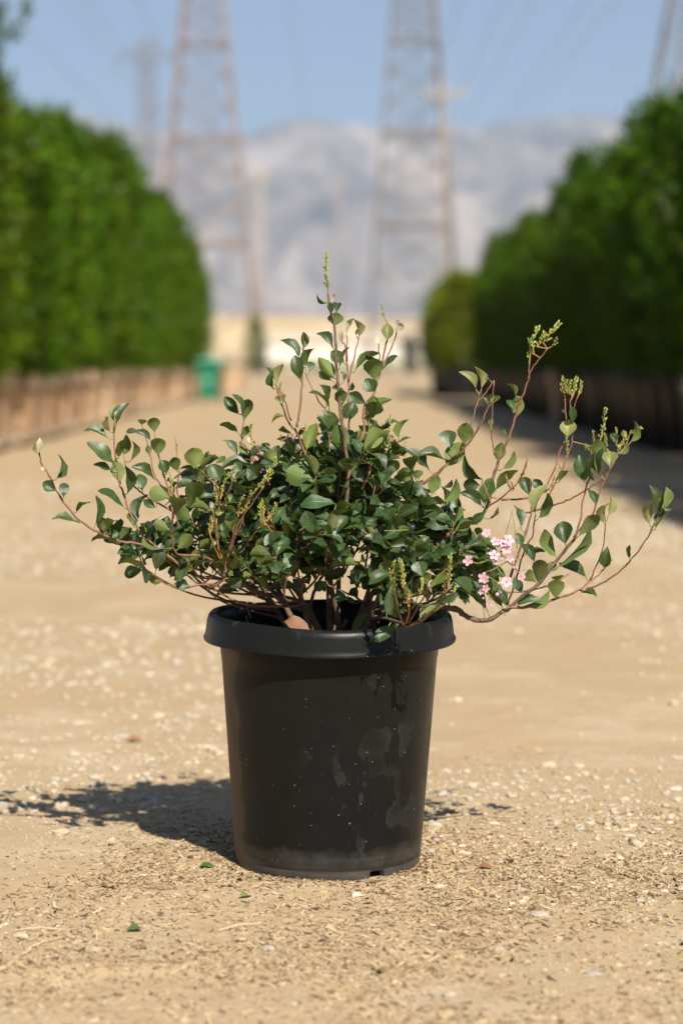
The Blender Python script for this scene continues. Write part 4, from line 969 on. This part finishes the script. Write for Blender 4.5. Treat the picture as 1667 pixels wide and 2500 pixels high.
n_single = max(0, 298 - n_traced)
for B, yd, nn, L, W in cand[:n_single]:
    part('leaf', rk.choice(LV)[0], frame(B, yd, nn, L, W))
VV, FF, UU = [], [], []
for B, yd, nn, L, W in cand[n_single:]:
    _, lv, lf, lu = rk.choice(LV); M = np.array(frame(B, yd, nn, L, W)); o = len(VV)
    P = lv @ M[:3, :3].T + M[:3, 3]; VV.extend(map(tuple, P)); FF.extend(tuple(i + o for i in f) for f in lf); UU.extend(lu)
me = bpy.data.meshes.new('foliage'); me.from_pydata(VV, [], FF); me.materials.append(top_l); ul = me.uv_layers.new(name='UVMap')
li = [0] * len(me.loops); me.loops.foreach_get('vertex_index', li); ul.data.foreach_set('uv', [c for i in li for c in UU[i]])
me.polygons.foreach_set('use_smooth', [True] * len(FF)); me.update()
tag(part('foliage', me), 'crowded inner leaves of the shrub', None, None, 'stuff')
tag(part('leaf_stalks', stalks.mesh('leaf_stalks', stalk_m, True)), kind='stuff')

# ------------------------------------------------------------------ bud spikes, flowers, berries
def spike(z, bx, by, tx, ty, wpx, brown=False):
    b = zp(z, bx, by); tp = zp(z, tx, ty); s = ZN[z][2]
    d2 = np.hypot(BRA[:, 0] - b[0], BRA[:, 1] - b[1]); i = int(np.argmin(d2)); near = np.where(d2 < max(d2[i] + 3, 14))[0]; i = int(near[np.argmin(BRA[near, 3])])
    y0 = BRA[i, 3]; B = at_y(b[0], b[1], y0); E = at_y(tp[0], tp[1], y0 + rl.uniform(-.008, .008)); ax = E - B; L = ax.length; ax.normalize()
    m = MB(); bend = (ax.orthogonal() * rl.uniform(-.12, .12) + ax.cross(ax.orthogonal()) * rl.uniform(-.12, .12)) * L
    pts = [B, B + ax * L * .5 + bend, E - ax * .002]; m.tube(pts, [.0012, .0010, .0006], 6, 0)
    if d2[i] * MPP > .003: m.tube([Vector(BRA[i, 2:5]), B], [.0010, .0010], 5, 0)
    wd = wpx * s * MPP; n = max(12, int(L / .0013)); o1 = ax.orthogonal().normalized(); o2 = ax.cross(o1)
    for k in range(n):
        u = .10 + .90 * k / (n - 1)
        if math.sin(k * .55 + L * 900) < -.55 and u < .8 and L > .03: continue
        a = k * 2.4 + rl.uniform(-.6, .6); out = o1 * math.cos(a) + o2 * math.sin(a)
        tapr = (1.0 - .55 * u); p = B + ax * L * u + bend * math.sin(math.pi * u); dr = (ax * rl.uniform(.7, 1.1) + out * rl.uniform(.45, 1.0) * tapr).normalized()
        ln = max(.0042, min(.0090, wd * .62)) * rl.uniform(.7, 1.2); r_ = ln * rl.uniform(.22, .32)
        p = p + out * (wd * .24 * tapr * rl.random()); sx = dr.orthogonal().normalized(); sy = dr.cross(sx)
        m.add([p, p + dr * ln * .5 + sx * r_, p + dr * ln * .5 + sy * r_, p + dr * ln * .5 - sx * r_, p + dr * ln * .5 - sy * r_, p + dr * ln], [(0, 2, 1), (0, 3, 2), (0, 4, 3), (0, 1, 4), (5, 1, 2), (5, 2, 3), (5, 3, 4), (5, 4, 1)], 1)
    part('bud_spike', m.mesh('bud_spike', [rust_m, brown_m if brown else bud_m], False))
for z, s in (('B', '575 330 562 55 45,985 540 950 425 35,255 1040 245 960 30'), ('1', '1165 500 1155 340 25,1130 770 1110 610 40,690 300 690 150 30,1430 1040 1425 950 25'),
             ('2', '570 580 525 385 45,660 900 825 745 55,560 1010 750 720 60,540 1040 700 800 50,220 1190 180 880 50,230 1090 390 800 45,640 1260 625 1100 50,690 1260 755 1140 50,430 1230 520 1020 45,400 1260 455 1060 35,1050 440 1040 360 25,815 540 812 480 30,130 1420 140 1260 30'),
             ('3', '240 540 255 400 35,780 480 730 290 55,790 440 870 290 50,700 510 840 400 35'),
             ('6', '830 400 830 200 70,870 330 920 90 90,960 220 1105 50 90,900 260 960 130 70,1040 260 1080 190 50,1170 740 1150 570 60,1190 700 1190 590 45,1240 740 1230 600 55,1250 720 1280 570 70,1300 720 1320 600 50,1170 1340 1180 1140 50,1160 1450 1115 1350 30'),
             ('8', '700 330 750 0 70,640 390 630 240 45,760 410 750 260 50,870 360 870 200 45,880 410 970 290 60,1000 275 1120 200 65'),
             ('4', '660 720 675 300 45,745 700 750 590 35,815 690 815 560 28,600 700 580 620 30,690 700 690 490 25,630 690 625 560 25'),
             ('5', '720 1020 720 760 60,800 1000 770 740 65,850 1180 800 900 60,860 1120 860 1020 40,960 1060 970 930 50,1230 1000 1250 700 60,1200 1050 1230 860 45,1285 1060 1295 1000 30')):
    for it in s.split(','): spike(z, *[float(v) for v in it.split()])
for it in '780 250 885 10 30,740 310 690 160 32,700 400 530 370 30,530 400 460 230 40,1060 320 1140 180 50,1010 340 1090 290 40,760 300 730 220 30'.split(','): spike('7', *[float(v) for v in it.split()], brown=True)

petal_m = leaf_mat('pink_petal', (0.66, 0.40, 0.47), (0.62, 0.33, 0.42), .5, (.8, .5, .58), .25, .08, .3)
eye_m = simple('flower_eye', (0.45, 0.10, 0.10), .6, .2, 200); sta_m = simple('stamen', (0.62, 0.32, 0.22), .6, .2, 200)
def flower_mesh(seed, open_=1.0):
    rg = random.Random(seed); m = MB()
    for k in range(5):
        a = k * 1.2566 + rg.uniform(-.1, .1); ca, sa = math.cos(a), math.sin(a); lf = rg.uniform(.15, .42) / open_
        rows = []
        for t_, w_ in ((.08, .07), (.35, .24), (.62, .36), (.86, .30), (1.0, .10)):
            for u in (-1, 0, 1):
                x, y = t_, u * w_; z = lf * t_ ** 1.3 + .10 * abs(u) * w_ - .12 * t_ ** 4
                rows.append((ca * x - sa * y, sa * x + ca * y, z))
        m.add(rows, [(i * 3 + j, (i + 1) * 3 + j, (i + 1) * 3 + j + 1, i * 3 + j + 1) for i in range(4) for j in range(2)], 0)
    m.tube([(0, 0, -.25), (0, 0, .04), (0, 0, .07)], [.09, .15, .05], 7, 1)
    for k in range(9):
        a = k * .7; m.tube([(0, 0, .03), (.14 * math.cos(a), .14 * math.sin(a), .22), (.24 * math.cos(a), .24 * math.sin(a), .36)], [.014, .012, .022], 4, 2)
    return m.mesh('flower', [petal_m, eye_m, sta_m], True)
FM = [flower_mesh(i, 1.0) for i in range(4)]; FC = flower_mesh(9, .42)
m = MB(); m.tube([(0, 0, -1), (0, 0, -.4), (0, 0, .2), (0, 0, .8), (0, 0, 1.0)], [.25, .75, .85, .45, .05], 7); bud_me = m.mesh('flower_bud', petal_m, True)
fy = -.135
def fl(x, y, dy=0): q = zp('7', x, y); return at_y(q[0], q[1], fy + dy)
m = MB()
for s in ('740 500 700 660 655 800 640 900 635 960', '650 820 615 800 580 800', '655 790 560 780 500 730', '660 760 700 790', '645 860 690 870', '640 880 530 960 430 1000 340 985', '560 950 575 940', '640 920 700 960', '740 500 760 620 790 860', '790 860 740 1000 830 1120', '700 980 560 1060 480 1090 465 1130', '600 1050 660 1120 690 1170', '480 1090 440 1240 500 1270 600 1400 680 1500', '500 1270 490 1245', '560 1350 600 1300', '520 1300 525 1370', '520 1130 610 1190', '700 990 790 1045', '560 1060 700 980 830 960'):
    v = [float(k) for k in s.split()]; P = [fl(v[i], v[i + 1], -.004 * math.sin(i)) for i in range(0, len(v), 2)]
    m.tube(smooth_pts(P, 3) if len(P) > 2 else P, .00085, 5)
fc = part('flower_cluster', m.mesh('flower_cluster', stalk_m, True)); fc['label'] = 'loose cluster of small pink flowers'
rf = random.Random(12)
for x, y, r_, dx, dz in [(325, 975, 52, -.5, .1), (470, 1140, 52, -.1, -.1), (690, 1180, 52, 0, 0), (500, 710, 42, -.3, .3), (580, 795, 42, .1, .4), (705, 780, 55, .2, .3), (690, 868, 52, 0, .2), (570, 925, 52, -.2, .1), (718, 955, 38, .2, 0), (830, 1130, 42, .3, -.3), (490, 1240, 38, 0, -.4), (448, 1275, 28, -.4, -.2), (525, 1385, 36, .1, -.6), (655, 810, 40, -.3, .5), (580, 985, 26, .2, -.5)]:
    p0 = fl(x, y, -.006); n = Vector((dx + rf.uniform(-.25, .25), -1, dz + .25 + rf.uniform(-.25, .25))).normalized(); R_ = r_ * ZN['7'][2] * MPP * 1.04
    o = obj('flower', rf.choice(FM) if r_ > 40 else rf.choice([FC, FM[1]]), fc); o.matrix_local = Matrix.Translation(p0) @ (n.to_track_quat('Z', 'Y').to_matrix() @ Matrix.Rotation(rf.uniform(0, 6), 3, 'Z')).to_4x4() @ Matrix.Scale(R_, 4)
for x, y, r_ in [(615, 1192, 16), (788, 1045, 16), (755, 1000, 10), (580, 1012, 9), (757, 1042, 13), (637, 962, 17), (600, 1298, 22), (465, 1335, 12), (540, 1410, 14)]:
    n = Vector((rf.uniform(-.6, .6), -.4, rf.uniform(-.6, .6))).normalized(); o = obj('flower_bud', bud_me, fc)
    o.matrix_local = Matrix.Translation(fl(x, y, -.004)) @ n.to_track_quat('Z', 'Y').to_matrix().to_4x4() @ Matrix.Scale(r_ * ZN['7'][2] * MPP, 4)
berry_m = simple('blue_black_berry', (0.035, 0.04, 0.07), .45, .3, 150)
m = MB(); m.tube([(0, 0, -1), (0, 0, -.92), (0, 0, -.6), (0, 0, 0), (0, 0, .6), (0, 0, .9), (0, 0, .98), (0, 0, .88)], [.01, .4, .8, 1, .8, .45, .2, .02], 12); berry_me = m.mesh('berry', berry_m, True)
for z, x, y, r_, dy in (('2', 890, 522, 26, -.03), ('4', 885, 1362, 29, -.20), ('2', 630, 815, 22, -.04), ('1', 1450, 620, 14, -.05)):
    q = zp(z, x, y); part('berry', berry_me, Matrix.Translation(at_y(q[0], q[1], dy)) @ Matrix.Rotation(.5, 4, 'X') @ Matrix.Scale(r_ * ZN[z][2] * MPP, 4))
m = MB(); q = [zp('4', 620, 1395), zp('4', 760, 1392), zp('4', 865, 1385)]; m.tube([at_y(a, b, -.195) for a, b in q], .0008, 5); part('berry_stalk', m.mesh('berry_stalk', stalk_m))

# ------------------------------------------------------------------ fallen leaves
def fallen(name, px, py, dxp, dyp, lenpx, mat, label, lift=.006, cat='leaf', wide=.5, z=None):
    g0 = on_ground(px, py); L = lenpx * (g0.y - CAM.y) / FPX; yd = Vector((dxp, dyp, .25)).normalized()
    me = leaf_mesh(int(px), mat, curl=.22)[0]; o = obj(name, me)
    B = Vector((g0.x, g0.y, gh(g0.x, g0.y) + lift)) - yd * L * .5
    M = frame(B, yd, Vector((.1, -.35, 1)), L, L * wide); M[2][3] = max(M[2][3], gh(g0.x, g0.y) + .003); o.matrix_local = M; tag(o, label, cat); return o
A5 = lambda x, y: (x * .5293, 1700 + y * .5293); A6 = lambda x, y: (830 + x * .5338, 1700 + y * .5338)
fallen('fallen_leaf', *A5(615, 1072), .9, .5, 48, fresh_m, 'bright green fallen leaf lying on the wood chips', .008)
fallen('fallen_leaf', *A5(960, 797), -1, .2, 43, fresh_m, 'dark green fallen leaf beside the foot of the pot', .006)
fallen('fallen_leaf', *A5(1130, 918), .8, .9, 45, young_m, 'pale faded green leaf half buried in wood chips', .005)
fallen('fallen_leaf', *A5(610, 208), 1, .1, 46, dead_m, 'curled red brown dead leaf on the bare dirt', .010)
fallen('fallen_leaf', *A6(655, 800), 1, -.2, 40, dead_m, 'orange brown broken leaf in dark litter right of the pot', .008)
o = obj('fallen_leaf', leaf_mesh(77, dead_m, curl=.1)[0]); pz = at_y(*zp('3', 1210, 1480), -.17); o.matrix_local = frame(pz, at_y(*zp('3', 1015, 1385), -.17) - pz, Vector((.1, -.8, .6)), .048, .028); tag(o, 'brown dead leaf resting inside the pot behind the rim', 'leaf')
# dry straws
straw_m = simple('dry_straw', (0.60, 0.47, 0.28), .8, .15, 50)
for (x0, y0), (x1, y1) in (((70, 1078), (300, 1075)), ((120, 1165), (290, 1110)), ((1010, 1072), (1200, 1045))):
    a = on_ground(*A5(x0, y0)); b = on_ground(*A5(x1, y1)); a.z = gh(a.x, a.y) + .003; b.z = gh(b.x, b.y) + .004; c_ = (a + b) / 2; c_.z += .004
    m = MB(); m.tube([a, c_, b], [.0009, .001, .0006], 5); tag(m.build('straw', straw_m), 'thin dry straw lying across the wood chips', 'straw', 'dry straws')
